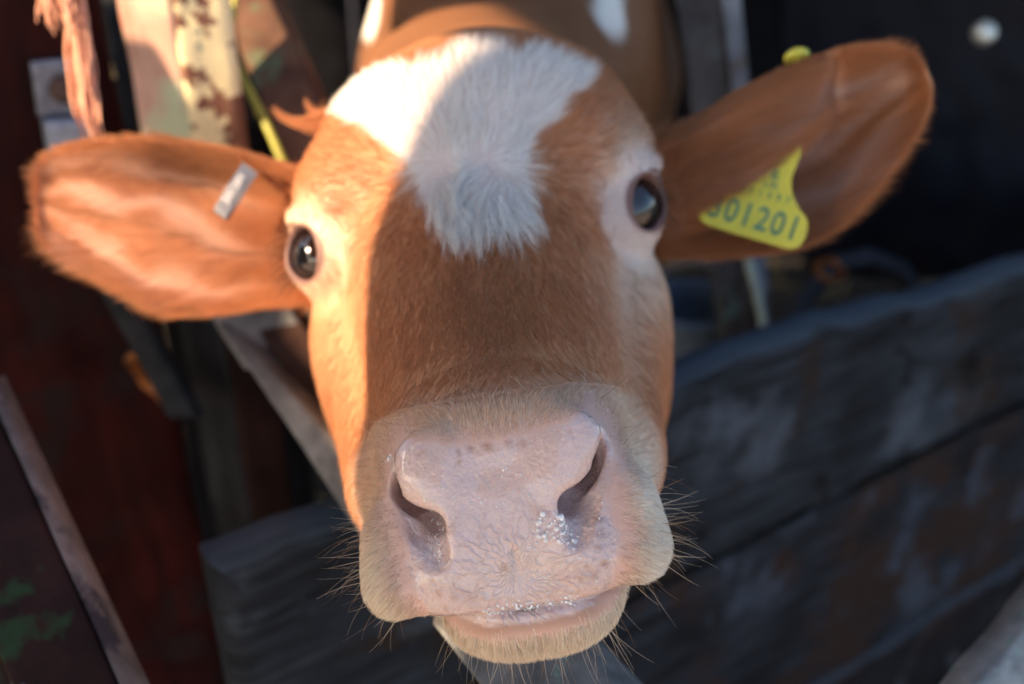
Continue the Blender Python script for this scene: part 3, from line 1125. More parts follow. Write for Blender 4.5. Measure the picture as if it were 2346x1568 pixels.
def head_fur(n):
    cen = hC[hF].mean(1)
    # normals from the mesh
    vn = vnormals(hC, hF)
    fn = vn[hF].mean(1); fn = unit(fn)
    view = unit(-cen)
    facing = (fn * view).sum(1)
    w = np.where(facing > -.35, 1.0, .12)
    w = w * (1 + 3.5 * sstep(.45, .37, cen[:, 2]))
    w = w * np.where(cen[:, 2] > .66, .3, 1.0)
    p, f, s, t = sample_faces(hC, hF, n, w)
    q = hF[f]
    nr = unit(vn[q[:, 0]] * ((1 - s) * (1 - t))[:, None] + vn[q[:, 1]] * (s * (1 - t))[:, None] + vn[q[:, 2]] * (s * t)[:, None] + vn[q[:, 3]] * ((1 - s) * t)[:, None])
    r = region(p)
    h = r['h']; a, b, c = h[:, 0], h[:, 1], h[:, 2]; aa = np.abs(a)
    eye = np.minimum(r['er'], r['el'])
    # bald: pad, nostril lining, mouth, eye opening
    keep = r['padd'] > .0002 + .0022 * rng.random(len(p)) ** 2 + .0008 * fbm(p, 500, 91)
    keep |= (c > .375) & (r['padd'] < 0) & (b > -.08)
    keep &= ~((eye < .0128))
    front = r['muz'] * (c < .375)
    nearpad = sstep(.0085, .0015, r['padd'] + .005 * sstep(-.036, -.032, b) * sstep(.034, .026, aa)) * front
    keep &= rng.random(len(p)) > nearpad * .80
    keep &= ~((b > -.0905) & (b < -.0835) & (c < .372) & (aa < .030) & (nr[:, 1] > -.3) & (nr[:, 1] < .3) & False)
    lowlip = (b > -.0940 + .0016 * fbm(p, 260, 88)) & (b < -.0860) & (aa < .031) & (c < .372)
    keep &= ~(lowlip & (rng.random(len(p)) < .92))
    # inside nostril tunnel
    keep &= ~((aa > .010) & (aa < .034) & (b > -.060) & (b < -.026) & (c > .342) & (c < .40) & ((nr * unit(p)).sum(1) > -.55) & (r['padd'] < .004))
    p, nr, h, a, b, c, aa, eye = [x[keep] for x in (p, nr, h, a, b, c, aa, eye)]
    r = {k: v[keep] for k, v in r.items()}
    u, v = r['u'], r['v']
    n = len(p)
    wh = p - WHORL
    flow = unit(wh)
    # hair runs from the whorl: up over the poll, down the bridge, round to the cheeks; cheeks then stream back and down
    down = np.array([ST, -CT, -.35])
    wdown = sstep(.03, -.02, b) * .8
    flow = unit(flow * (1 - wdown)[:, None] + down * wdown[:, None] + np.sign(a)[:, None] * np.array([CT, ST, 0]) * (.25 * wdown * np.clip(aa / .05, 0, 1))[:, None])
    cheek = sstep(.045, .075, aa) * sstep(.07, .03, b)
    back = np.stack([np.sign(a) * .2, -np.ones(n) * .75, np.ones(n) * .45], 1)
    flow = unit(flow * (1 - cheek)[:, None] + back * cheek[:, None])
    # around the eyes hair runs along the lids, away from the opening
    for e in (cam_eye(1), cam_eye(-1)):
        dv = p - e
        de = np.linalg.norm(dv, axis=1)
        we = sstep(.04, .018, de) * .6
        flow = unit(flow * (1 - we)[:, None] + unit(dv) * we[:, None])
    # muzzle: bristles stand away from the pad
    pc0 = head2cam(np.array([[0, -.058, .345]]))[0]
    out = unit(p - pc0)
    wm = np.clip(r['muz'] + r['chin'], 0, 1)
    flow = unit(flow * (1 - wm)[:, None] + out * wm[:, None] + np.array([0, -.35, 0]) * (wm * sstep(-.03, -.06, b))[:, None])
    lowf = r['chin']
    flow = unit(flow + np.array([0, -1.2, .2]) * lowf[:, None])
    nz = np.stack([fbm(p, 70, 51), fbm(p, 70, 53), fbm(p, 70, 57)], 1)
    flow = unit(flow + nz * (.30 - .1 * wm)[:, None])
    # lengths
    L = np.full(n, .0078)
    L = L + .010 * r['blaze'] * sstep(160, 20, np.hypot((u - 1090), (v - 500)) * .7 + 0) + .005 * r['blaze']
    L = L - .006 * sstep(.135, .155, b)
    L = L * (1 - .42 * sstep(.02, -.02, b) * (1 - cheek))
    L = L * (1 - .50 * sstep(.034, .020, eye))
    L = L + .006 * cheek * sstep(.02, -.05, b) * (p[:, 0] < 0)
    L = np.where(wm > .5, .0036 + .0012 * r['chin'] + .0012 * sstep(-.05, -.08, b) - .0016 * sstep(.010, .002, r['padd']), L)
    L = L * (.70 + .5 * rng.random(n))
    lift = .42 + .16 * rng.normal(0, 1, n)
    lift = np.where(wm > .5, .62 + .2 * rng.random(n) + .25 * r['chin'] * 0, lift)
    dn_ = sstep(.052, .030, b) * (wm < .5)
    lift = lift * (1 - .55 * dn_) - .06 * r['blaze']
    curl = sstep(170, 60, np.hypot(u - 1120, (v - 690) * .8))
    wig = .10
    amt = np.clip(.30 + .25 * r['blaze'] + .25 * curl - .1 * wm, 0, .9)
    pts = grow(p, nr, flow, L, lift, wig=np.where(curl > .3, .22, .12), K=6, clump=(22, amt))
    # small waves in the curly patch
    tt = np.linspace(0, 1, 6)
    wv = rng.normal(0, 1, (n, 3))
    pts += (wv[:, None, :] * np.sin(tt * 7 + rng.random((n, 1)) * 6)[..., None]) * (.00060 * (curl + .5 * r['blaze']) * (1 - wm))[:, None, None]
    col = vary(coat(p, r), .15, .06)
    lt2 = (rng.random(n) < .18 * curl + .05) & (wm < .3) & (r['blaze'] < .3)
    col[lt2] = col[lt2] * .5 + .5 * np.array([.62, .38, .22])
    mzv = wm > .5
    col[mzv] *= (.72 + .42 * rng.random(mzv.sum()) ** 1.0)[:, None]
    lt_ = (rng.random(n) < .30) & (wm > .5)
    col[lt_] = col[lt_] * .4 + .6 * np.array([.88, .80, .70])
    dk = (rng.random(n) < .16) & (r['blaze'] < .3) & (wm < .3)
    col[dk] *= .55
    rad = taper(n, 6, 1, .15) * np.where(wm > .5, .000080, .000072)[:, None]
    return curves_obj('head_fur', pts, rad, col, FURM, calf)


def ear_fur(em, left, n):
    V, F, st, io = em
    vn = vnormals(V, F)
    fio = io[F].mean(1); fs = st[F].mean(1)
    w = np.where(fio < .5, 1.0, .35) * np.where((fs[:, 1] < .1) | (fs[:, 1] > .9) | (fs[:, 0] > .93), 2.2, 1.0)
    p, f, s, t = sample_faces(V, F, n, w)
    q = F[f]
    def itp(X):
        return (X[q[:, 0]].T * ((1 - s) * (1 - t)) + X[q[:, 1]].T * (s * (1 - t)) + X[q[:, 2]].T * (s * t) + X[q[:, 3]].T * ((1 - s) * t)).T
    nr = unit(itp(vn)); S, T = itp(st).T; I = itp(io)
    sx = -1 if left else 1
    axis = np.array([sx, .05 if left else .45, -.1]); axis /= np.linalg.norm(axis)
    upv = np.array([0, 1, 0])
    rim = np.clip(np.abs(T - .5) * 2, 0, 1) ** 3
    flow = axis[None] + upv[None] * (np.sign(.5 - T) * rim * .6)[:, None]
    inn = I < .5
    # hairs of the hollow fan out from the ear's root across to the rims
    flow = np.where(inn[:, None], axis[None] * 1.0 + upv[None] * ((.5 - T) * .9)[:, None], flow)
    nz = np.stack([fbm(p, 40, 61), fbm(p, 40, 63), fbm(p, 40, 67)], 1)
    flow = unit(flow + nz * .35)
    L = np.where(inn, .013 + .007 * (1 - S), .008)
    L = L * np.where(rim > .6, .75, 1.0) + .006 * sstep(.80, .97, T) * (rng.random(len(p)) < .5)
    L = L * (.6 + .55 * rng.random(len(p))) * np.where((rim > .6), .65, .9) * (1 - .55 * sstep(.75, .95, S))
    lift = np.where(inn, .35, .30) + .12 * rng.normal(0, 1, len(p)) 
    pts = grow(p, nr, flow, L, lift, wig=.10, K=6, clump=(20, .40))
    col = ear_col(p, np.stack([S, T], 1), I, left)
    col = vary(col, .14, .06)
    rad = taper(len(p), 6, .00006, .00001)
    return curves_obj('ear_fur', pts, rad, col, FURM, calf)


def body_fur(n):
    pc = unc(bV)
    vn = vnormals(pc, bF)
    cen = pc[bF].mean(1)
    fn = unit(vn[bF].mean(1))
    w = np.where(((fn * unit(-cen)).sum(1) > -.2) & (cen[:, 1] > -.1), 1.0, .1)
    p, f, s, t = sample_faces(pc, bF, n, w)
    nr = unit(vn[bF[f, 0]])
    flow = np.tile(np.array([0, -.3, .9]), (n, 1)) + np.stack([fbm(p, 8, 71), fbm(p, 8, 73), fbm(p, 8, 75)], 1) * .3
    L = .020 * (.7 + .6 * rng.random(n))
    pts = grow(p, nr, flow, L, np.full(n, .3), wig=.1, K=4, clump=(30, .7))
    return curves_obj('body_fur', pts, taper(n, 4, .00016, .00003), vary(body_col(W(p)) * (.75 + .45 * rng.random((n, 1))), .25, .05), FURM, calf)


if HAIR > 0:
    o = head_fur(int(330000 * HAIR)); tag(o, kind='stuff')
    o = ear_fur(earL, True, int(60000 * HAIR)); tag(o, kind='stuff')
    o = ear_fur(earR, False, int(60000 * HAIR)); tag(o, kind='stuff')
    o = body_fur(int(80000 * HAIR)); tag(o, kind='stuff')



def strands(name, roots, dirs, lens, cols, r0, parent, mat, K=8, droop=.3, curl=.25):
    n = len(roots)
    pts = np.empty((n, K, 3)); x = roots.copy(); d = unit(dirs)
    pts[:, 0] = x
    side = rng.normal(0, 1, (n, 3)); side = unit(side - (side * d).sum(1)[:, None] * d)
    for k in range(1, K):
        d = unit(d + side * curl / K + np.array([0, -1, 0]) * droop / K)
        x = x + d * (lens / (K - 1))[:, None]
        pts[:, k] = x
    return curves_obj(name, pts, taper(n, K, r0, r0 * .25), cols, mat, parent)


# ---- whiskers, lashes, the wisp of long hair beside the poll
hvn = vnormals(hC, hF)


def pick(mask, n):
    ids = np.flatnonzero(mask)
    return ids[rng.integers(0, len(ids), n)]


RH = rh
_h = RH['h']
_aa = np.abs(_h[:, 0])
mz = (RH['muz'] > .6) & (RH['padd'] > .006)
i1 = pick(mz & (_h[:, 1] < -.055) & (_aa > .036) & (hC[:, 2] < .40), 140)
i2 = pick((_h[:, 1] < -.097) & (hC[:, 2] < .405) & (hvn[:, 1] < -.1), 120)
i3 = pick(mz & (_h[:, 1] > -.055) & (_aa > .030) & (hC[:, 2] < .40), 38)
i4 = pick(mz & (_h[:, 1] > -.03) & (_aa < .04) & (hC[:, 2] < .41), 16)
ids = np.concatenate([i1, i2, i3, i4])
outv = hC[ids] - P(1180, 1180, .375)
dirs = unit(hvn[ids] * .8 + unit(outv) * .8 + rng.normal(0, .22, (len(ids), 3)) + np.where((_h[ids, 1] < -.09)[:, None], np.array([0, -.5, -.1]), 0))
lens = np.where(np.arange(len(ids)) < 260, .0160, .011) * (.45 + .9 * rng.random(len(ids)))
cw = np.tile(np.array([.70, .58, .44]), (len(ids), 1))
cw[rng.random(len(ids)) < .35] = [.30, .17, .09]
if HAIR > 0:
    o = strands('whiskers', hC[ids], dirs, lens, cw, .000062, calf, FURM, droop=.35, curl=.75); tag(o, kind='stuff')
    # eyelashes
    lr, ld = [], []
    for sx in (-1, 1):
        e = cam_eye(sx)
        dv = hC - e
        de = np.linalg.norm(dv, axis=1)
        ii = pick((de > .0125) & (de < .0165) & (sx * (_h[:, 0]) > .082) & (_h[:, 1] > .044), 220)
        lr.append(hC[ii]); ax = head2cam(np.array([[sx * EYE_AX[0], EYE_AX[1], EYE_AX[2]]]))[0] - head2cam(np.zeros((1, 3)))[0]
        ld.append(unit(unit(dv[ii]) * .5 + ax * .9 + np.array([sx * .3, -.6, -.1]) + rng.normal(0, .12, (220, 3))))
    lr = np.concatenate(lr); ld = np.concatenate(ld)
    o = strands('eyelashes', lr, ld, .012 * (.6 + .6 * rng.random(440)), np.tile(np.array([.24, .11, .06]), (440, 1)), .00010, calf, FURM, droop=.5); tag(o, kind='stuff')
    # wisp
    nw = 420
    base = np.array([P(752, 280, .545)]) + rng.normal(0, .0034, (nw, 3)) * np.array([1.1, 1.1, 1])
    tip = np.array([P(628, 250, .545)]); tip2 = np.array([P(700, 228, .545)])
    which = (rng.random(nw) < .25)[:, None]
    pts = np.empty((nw, 8, 3))
    k_ = np.linspace(0, 1, 8)
    mid = np.array([P(672, 300, .545)]); mid2 = np.array([P(712, 262, .545)])
    T2 = np.where(which, tip2, tip); Md = np.where(which, mid2, mid)
    spread = rng.normal(0, .0022, (nw, 3))
    lk = .6 + .45 * rng.random(nw)
    for j, t in enumerate(k_):
        tt = (t * lk)[:, None]
        pts[:, j] = base * (1 - tt) ** 2 + 2 * tt * (1 - tt) * Md + tt ** 2 * T2 + spread * (t - t * t * .6)
    o = curves_obj('forelock', pts, taper(nw, 8, .00008, .00002), vary(np.tile(GINGER, (nw, 1)), .15, .05), FURM, calf); tag(o, kind='stuff')


# ---- froth on the nose and lip, plus white beads standing in for glints
def froth_glints():
    m, nt, b = mat_new('saliva_glint')
    b.inputs['Base Color'].default_value = (1, 1, 1, 1)
    b.inputs['Alpha'].default_value = .55
    b.inputs['Coat Weight'].default_value = 1.0
    b.inputs['Roughness'].default_value = .05
    b.inputs['IOR'].default_value = 1.33
    import bmesh
    bm = bmesh.new()
    uu, vv = uv_of(hC)
    vis = (hvn * unit(-hC)).sum(1) > .2
    def put(mask, n, r0, r1):
        for i in pick(mask & vis, n):
            r = r0 + (r1 - r0) * random.random() ** 3
            c = hC[i] + hvn[i] * r * .25 + rng.normal(0, .0004, 3)
            t = Matrix.Translation(Vector(W(c))) @ Matrix.Diagonal((r, r, r, 1))
            bmesh.ops.create_icosphere(bm, subdivisions=2, radius=1, matrix=t)
    near = hC[:, 2] < .36
    put(near & (np.hypot((uu - 1258) / 36, (vv - 1208) / 34) < 1), 110, .00025, .0010)
    put(near & (np.hypot((uu - 1290) / 40, (vv - 1232) / 16) < 1), 40, .0003, .0008)
    put(near & (np.abs(vv - (1392 - (uu - 1150) * .10)) < 16) & (uu > 1110) & (uu < 1330), 170, .0002, .0006)
    put(near & (np.hypot((uu - 888) / 9, (vv - 1045) / 14) < 1), 14, .0003, .0006)
    for cu_, cv_, su_, sv_, n_ in ((1040, 1160, 70, 50, 60), (985, 1320, 35, 80, 40), (1160, 1130, 60, 60, 45), (1005, 1230, 25, 60, 30), (1300, 1300, 90, 80, 40), (1210, 1240, 20, 30, 10), (1370, 1190, 20, 40, 14)):  # small white beads added on the pad as its wet glints
        put(near & (RH['pad'] > .5) & (np.hypot((uu - cu_) / su_, (vv - cv_) / sv_) < 1), n_, .00022, .00050)
    me_ = bpy.data.meshes.new('froth_glints'); bm.to_mesh(me_); bm.free()
    me_.polygons.foreach_set('use_smooth', np.ones(len(me_.polygons), bool))
    me_.materials.append(m)
    o_ = bpy.data.objects.new('froth_glints', me_); COL.objects.link(o_); set_parent(o_, calf)
    tag(o_, kind='stuff')


froth_glints()


# ================================================================== EAR TAGS
def prism(name, outline, back, mat, bevel=.0004):
    """closed outline (world points, planar) given thickness and softened edges"""
    import bmesh
    bm = bmesh.new()
    vs = [bm.verts.new(tuple(p)) for p in outline]
    f = bm.faces.new(vs)
    r = bmesh.ops.extrude_face_region(bm, geom=[f])
    nv = [g_ for g_ in r['geom'] if isinstance(g_, bmesh.types.BMVert)]
    bmesh.ops.translate(bm, verts=nv, vec=Vector(back))
    bmesh.ops.recalc_face_normals(bm, faces=bm.faces)
    if bevel:
        eds = [e for e in bm.edges if len(e.link_faces) == 2 and e.calc_face_angle(0) > R(60)]
        bmesh.ops.bevel(bm, geom=eds, offset=bevel, segments=2, affect='EDGES', profile=.5)
    me_ = bpy.data.meshes.new(name); bm.to_mesh(me_); bm.free()
    me_.materials.append(mat)
    o_ = bpy.data.objects.new(name, me_); COL.objects.link(o_)
    return o_


def smooth_outline(pts, it=2):
    p = [np.asarray(x, float) for x in pts]
    for _ in range(it):
        q = []
        for i in range(len(p)):
            a_, b_ = p[i], p[(i + 1) % len(p)]
            q += [a_ * .75 + b_ * .25, a_ * .25 + b_ * .75]
        p = q
    return p


def text_obj(name, body_, size, origin, xdir, ydir, mat, parent, ext=.00008, sx=1.0):
    cu = bpy.data.curves.new(name, 'FONT')
    cu.body = body_; cu.size = size; cu.extrude = ext
    cu.align_x = 'CENTER'; cu.align_y = 'CENTER'
    cu.space_character = 1.12; cu.offset = size * .012
    tmp = bpy.data.objects.new(name, cu); COL.objects.link(tmp)
    dg = bpy.context.evaluated_depsgraph_get()
    me_ = bpy.data.meshes.new_from_object(tmp.evaluated_get(dg))
    bpy.data.objects.remove(tmp)
    X = np.asarray(xdir, float); X /= np.linalg.norm(X)
    Y = np.asarray(ydir, float); Y -= (Y @ X) * X; Y /= np.linalg.norm(Y)
    Z = np.cross(X, Y)
    M = Matrix(((X[0] * sx, Y[0], Z[0], origin[0]), (X[1] * sx, Y[1], Z[1], origin[1]), (X[2] * sx, Y[2], Z[2], origin[2]), (0, 0, 0, 1)))
    me_.transform(M)
    me_.materials.clear(); me_.materials.append(mat)
    o_ = bpy.data.objects.new(name, me_); COL.objects.link(o_)
    set_parent(o_, parent)
    return o_


YEL = plain_mat('tag_yellow', (.62, .57, .07), .42, var=.08, sc=90)
YEL.node_tree.nodes['Principled BSDF'].inputs['Subsurface Weight'].default_value = .15
YEL.node_tree.nodes['Principled BSDF'].inputs['Subsurface Scale'].default_value = .002
INK = plain_mat('tag_ink', (.07, .20, .13), .5, var=.2)
TAGD0, TAGDX, TAGDY = .528, .00005, .00005
def TG(u, v, dd=0.0):
    return P(u, v, TAGD0 - (u - 1740) * TAGDX * -1 * 0 + (1740 - u) * TAGDX - (v - 470) * TAGDY + dd)
outl = [(1762, 318), (1790, 306), (1818, 318), (1832, 346), (1826, 380), (1812, 408), (1815, 446), (1830, 480), (1850, 500), (1852, 524),
        (1838, 562), (1814, 573), (1780, 564), (1700, 540), (1625, 518), (1603, 505), (1601, 484), (1612, 468), (1668, 440), (1718, 408), (1748, 378), (1752, 345)]
tg = empty('yellow_ear_tag', W(TG(1790, 340)), "yellow plastic ear tag numbered 301201 in the calf's right-hand ear", 'ear tag')
bk = Wd(np.array([.0, .02, 1.0])) * .0013
pl = prism('plate', [W(TG(*p)) for p in smooth_outline([np.array(p) for p in outl], 2)], bk, YEL)
set_parent(pl, tg)
ax_x = W(TG(1807, 570)) - W(TG(1613, 513)); ax_y = W(TG(1811, 500)) - W(TG(1795, 555))
nrm_t = -Wd(np.array([0, 0, 1.0]))
text_obj('number', '301201', .0178, W(TG(1728, 500)) + nrm_t * .0002, ax_x, ax_y, INK, tg, sx=.80)
text_obj('small_number', '4 1 1 5 9 7', .0052, W(TG(1752, 446)) + nrm_t * .0002, ax_x, ax_y, INK, tg)
text_obj('country_code', 'UK', .0055, W(TG(1766, 425)) + nrm_t * .0002, ax_x, ax_y, INK, tg)
text_obj('crown_mark', '6', .0085, W(TG(1776, 401)) + nrm_t * .0002, ax_x, ax_y, INK, tg)


def lathe(name, prof, origin, axis, mat, parent, seg=28):
    ax = np.asarray(axis, float); ax /= np.linalg.norm(ax)
    t1 = np.cross(ax, [.3, .2, .93]); t1 /= np.linalg.norm(t1); t2 = np.cross(ax, t1)
    V, F = [], []
    for r_, z_ in prof:
        for k in range(seg):
            th = 2 * math.pi * k / seg
            V.append(np.asarray(origin) + ax * z_ + r_ * (math.cos(th) * t1 + math.sin(th) * t2))
    m_ = len(prof)
    for i in range(m_ - 1):
        for k in range(seg):
            k2 = (k + 1) % seg
            F.append([i * seg + k, (i + 1) * seg + k, (i + 1) * seg + k2, i * seg + k2])
    F.append([k for k in range(seg)]); F.append([(m_ - 1) * seg + k for k in range(seg)][::-1])
    o_ = mesh_obj(name, V, F, mat)
    try: o_.data.set_sharp_from_angle(angle=R(40))
    except Exception: pass
    if parent: set_parent(o_, parent)
    return o_


lathe('stud', [(.0, .004), (.004, .0038), (.0062, .002), (.0065, 0), (.006, -.0012), (.002, -.0018), (.0018, -.010)], W(P(1826, 133, .530)), Wd(np.array([-.15, .95, .25])), YEL, tg)
lathe('ring', [(.0090, .0006), (.0098, .0004), (.0098, -.0006), (.0052, -.0006), (.0050, .0010), (.0058, .0012), (.0088, .0008)], W(TG(1790, 345, -.0008)), nrm_t, YEL, tg)

STEEL = plain_mat('tag_metal', (.24, .255, .30), .42, metal=.7, var=.1, sc=200)
mt = empty('metal_ear_tag', W(P(530, 440, .520)), "small metal ear tag clipped on the calf's sunlit left-hand ear", 'ear tag')
MD = .527
def MT(u, v, dd=0.0): return W(P(u, v, MD + dd))
strip = smooth_outline([np.array(p) for p in [(556, 372), (586, 392), (531, 500), (492, 474)]], 0)
# a folded band: front leaf, bright turned edge, back leaf
def band(name, path, wv, th, mat, par):
    """path of points swept by width vector wv, with thickness"""
    V, F = [], []
    n = len(path)
    for i, p in enumerate(path):
        t = path[min(i + 1, n - 1)] - path[max(i - 1, 0)]
        nn = np.cross(t, wv); nn /= np.linalg.norm(nn)
        for a_ in (0, 1):
            for b_ in (0, 1):
                V.append(p + wv * a_ + nn * th * b_)
    for i in range(n - 1):
        o0, o1 = i * 4, (i + 1) * 4
        for x_, y_ in ((0, 1), (1, 3), (3, 2), (2, 0)):
            F.append([o0 + x_, o0 + y_, o1 + y_, o1 + x_])
    F.append([0, 1, 3, 2]); F.append([(n - 1) * 4 + k for k in (2, 3, 1, 0)])
    o_ = mesh_obj(name, V, F, mat, smooth=False)
    bv = o_.modifiers.new('bevel', 'BEVEL'); bv.width = .0003; bv.segments = 2
    set_parent(o_, par)
    return o_
wv_ = MT(584, 394) - MT(556, 374)
a0_, a1_ = MT(556, 374, .004), MT(494, 474, -.001)
dl = (a1_ - a0_) / np.linalg.norm(a1_ - a0_)
bkv = Wd(np.array([0, 0, 1.0]))
pth = [a0_ + dl * .0 + bkv * .0, a0_ * .5 + a1_ * .5 - bkv * .0012, a1_]
for k in range(1, 9):
    th_ = math.pi * k / 8
    pth.append(a1_ + dl * .0022 * math.sin(th_) + bkv * .0022 * (1 - math.cos(th_)))
pth.append(a0_ * .5 + a1_ * .5 + bkv * .0050); pth.append(a0_ + bkv * .006)
band('clip', pth, wv_, .0007, STEEL, mt)
DARKINK = plain_mat('stamped_digits', (.80, .80, .82), .5, metal=.5, var=.1)
text_obj('stamped_number', '301201', .0052, (a0_ + a1_) / 2 + wv_ * .5 - bkv * .0024, dl * -1, np.cross(bkv, dl), DARKINK, mt, sx=1.0)

# ================================================================== THE YARD
def rayplane(u, v, q, nrm):
    d = P(u, v, 1.0)
    return W(d * ((q @ nrm) / (d @ nrm)))


def offv(v, l):
    v = np.asarray(v, float)
    return v / np.linalg.norm(v) * l


DIRC = np.array([(5400 - 1173) / FPX, (784 + 600) / FPX, 1.0]); DIRC /= np.linalg.norm(DIRC)
UPC = np.array([0, _c, -_s])
Qc = P(1150, 1080, .63)
NPc = np.cross(DIRC, UPC); NPc /= np.linalg.norm(NPc)
if NPc[2] < 0: NPc = -NPc            # away from the lens
DIRW, NPW = Wd(DIRC), Wd(NPc)
QW = W(Qc)


def z_of(m, u=1640):
    v = -600 + m * (5400 - u)
    return rayplane(u, v, Qc, NPc)[2]


def t_of(u, v):
    return (rayplane(u, v, Qc, NPc) - QW) @ DIRW


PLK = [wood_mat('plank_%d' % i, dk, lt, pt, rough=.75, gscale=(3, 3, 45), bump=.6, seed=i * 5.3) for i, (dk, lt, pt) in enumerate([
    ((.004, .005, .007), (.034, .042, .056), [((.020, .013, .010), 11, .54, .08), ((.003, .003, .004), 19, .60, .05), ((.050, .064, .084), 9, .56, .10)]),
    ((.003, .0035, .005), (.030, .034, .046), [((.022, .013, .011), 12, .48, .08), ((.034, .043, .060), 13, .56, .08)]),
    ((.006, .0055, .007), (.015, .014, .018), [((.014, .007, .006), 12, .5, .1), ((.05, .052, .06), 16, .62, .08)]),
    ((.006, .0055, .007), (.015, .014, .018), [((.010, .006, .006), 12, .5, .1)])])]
for m_, topc in zip(PLK, ((.050, .065, .086), (.003, .003, .003), (.045, .05, .06), (.02, .02, .02))):  # sky light painted on upward faces; second plank's near black paints the gap's shade
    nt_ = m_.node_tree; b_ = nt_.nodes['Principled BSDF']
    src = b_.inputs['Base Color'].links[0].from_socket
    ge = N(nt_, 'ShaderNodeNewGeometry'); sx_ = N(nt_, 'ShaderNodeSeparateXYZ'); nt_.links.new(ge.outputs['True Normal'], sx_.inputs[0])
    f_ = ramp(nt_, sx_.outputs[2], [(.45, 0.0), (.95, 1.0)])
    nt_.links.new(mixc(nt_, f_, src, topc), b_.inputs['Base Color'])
zs = [z_of(m) for m in (.385, .5027, .619, .76, .93)]
barrier = empty('plank_barrier', (QW[0], QW[1], 0), 'dark weathered plank barrier below and behind the calf, running off to the lower right', 'barrier')
t0 = t_of(488, 1290)
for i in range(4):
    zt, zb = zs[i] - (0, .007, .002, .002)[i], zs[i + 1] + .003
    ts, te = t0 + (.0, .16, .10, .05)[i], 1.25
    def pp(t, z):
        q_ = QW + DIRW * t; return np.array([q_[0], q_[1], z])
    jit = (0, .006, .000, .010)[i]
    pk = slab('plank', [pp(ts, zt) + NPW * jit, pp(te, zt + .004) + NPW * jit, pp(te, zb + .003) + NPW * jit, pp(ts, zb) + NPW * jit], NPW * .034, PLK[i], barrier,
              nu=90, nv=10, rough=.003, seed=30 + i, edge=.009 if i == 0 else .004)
    if i == 0:          # the top board is worn away towards its far end
        me_ = pk.data; co = np.empty(len(me_.vertices) * 3, np.float32); me_.vertices.foreach_get('co', co); co = co.reshape(-1, 3)
        tt_ = (co - QW) @ DIRW; hh_ = np.clip((co[:, 2] - zb) / (zt - zb), 0, 1)
        co[:, 2] -= (hh_ * (.085 * np.maximum(0, tt_ - .25) + .006 * sstep(.2, .6, noise3(co, 9, 77)))).astype(np.float32)
        me_.vertices.foreach_set('co', co.ravel()); me_.update()
# far post that carries the planks
GREYPOST = wood_mat('grey_post', (0.0420, 0.0385, 0.0385), (0.1190, 0.1155, 0.1190), [((.10, .16, .15), 20, .58, .05), ((.03, .02, .02), 11, .55, .1)], gscale=(30, 30, 4), seed=2)
post_r = empty('leaning_post', W(P(1620, 100, .92)), 'grey-brown leaning post behind the calf between its head and its right-hand ear', 'post')
qd = [PW(1538, -60, .90), PW(1642, -60, .90), PW(1745, 830, 1.04), PW(1665, 830, 1.04)]
set_parent(slab('front_board', qd, Wd([.1, 0, 1]) * .03, GREYPOST, None, nu=30, nv=6, seed=51), post_r)
BLUEG = wood_mat('blue_grey_board', (.16, .18, .22), (.30, .34, .40), [((.10, .09, .09), 26, .55, .05), ((.26, .34, .28), 18, .60, .05)], gscale=(30, 30, 4), seed=4)
qd = [PW(1646, -60, .895), PW(1692, -60, .895), PW(1775, 820, 1.03), PW(1749, 820, 1.03)]
set_parent(slab('side_batten', qd, Wd([.1, 0, 1]) * .035, BLUEG, None, nu=30, nv=4, seed=52), post_r)

# ---- left: big red post with bracket
REDP = wood_mat('red_painted_timber', (0.0186, 0.0025, 0.0025), (0.0527, 0.0062, 0.0050), [((.018, .009, .009), 9, .52, .08), ((.07, .015, .01), 30, .66, .05)], gscale=(25, 25, 3), seed=7, rough=.6)
def vdown(p, L): return p - np.array([0, 0, L])
rp = empty('red_post', (PW(80, 0, .66)[0], PW(80, 0, .66)[1], 0), 'broad dark red painted post at the left edge with a rusty bracket bolted on', 'post')
aL, aR = PW(-560, -90, .58), PW(212, -90, .67)
aL = np.array([aL[0], aL[1], max(aL[2], aR[2])]); aR = np.array([aR[0], aR[1], aL[2]])
rp_n = np.cross(aR - aL, [0, 0, -1]); rp_n /= np.linalg.norm(rp_n)
if rp_n[1] < 0: rp_n = -rp_n
set_parent(slab('post_face', [aL, aR, vdown(aR, .86), vdown(aL, .86)], rp_n * .03, REDP, None, nu=14, nv=60, rough=.0025, seed=61), rp)
nc_ = unc(rp_n + np.array([0, 0, CAM_Z])); qc_ = unc(aL)
def onred(u, v, lift=0.0):
    d = P(u, v, 1.0); return W(d * ((qc_ @ nc_) / (d @ nc_))) - rp_n * lift
IRON = plain_mat('dull_iron', (.22, .24, .29), .5, metal=.35, var=.35, sc=120)
RUST = plain_mat('rusty_iron', (.10, .06, .05), .7, metal=.2, var=.5, sc=150)
br = slab('bracket', [onred(66, 138, .006), onred(180, 126, .006), onred(196, 258, .006), onred(84, 262, .006)], rp_n * .0055, IRON, rp, nu=8, nv=8, rough=.0004, seed=3, edge=.001)
br2 = slab('bracket', [onred(92, 266, .016), onred(196, 262, .016), onred(206, 352, .016), onred(104, 356, .016)], rp_n * .0155, plain_mat('bare_steel', (.34, .40, .50), .45, metal=.3, var=.25, sc=160), rp, nu=8, nv=8, rough=.0004, seed=4, edge=.0015)
bo = lathe('bolt', [(.0, .006), (.006, .0058), (.0088, .003), (.0098, .001), (.0098, -.002)], onred(142, 198, .0062), -rp_n, RUST, rp)
# ---- twine hanging from above
TW = plain_mat('twine', (.80, .36, .22), .55, var=.25, sc=400)
TW.node_tree.nodes['Principled BSDF'].inputs['Subsurface Weight'].default_value = .1


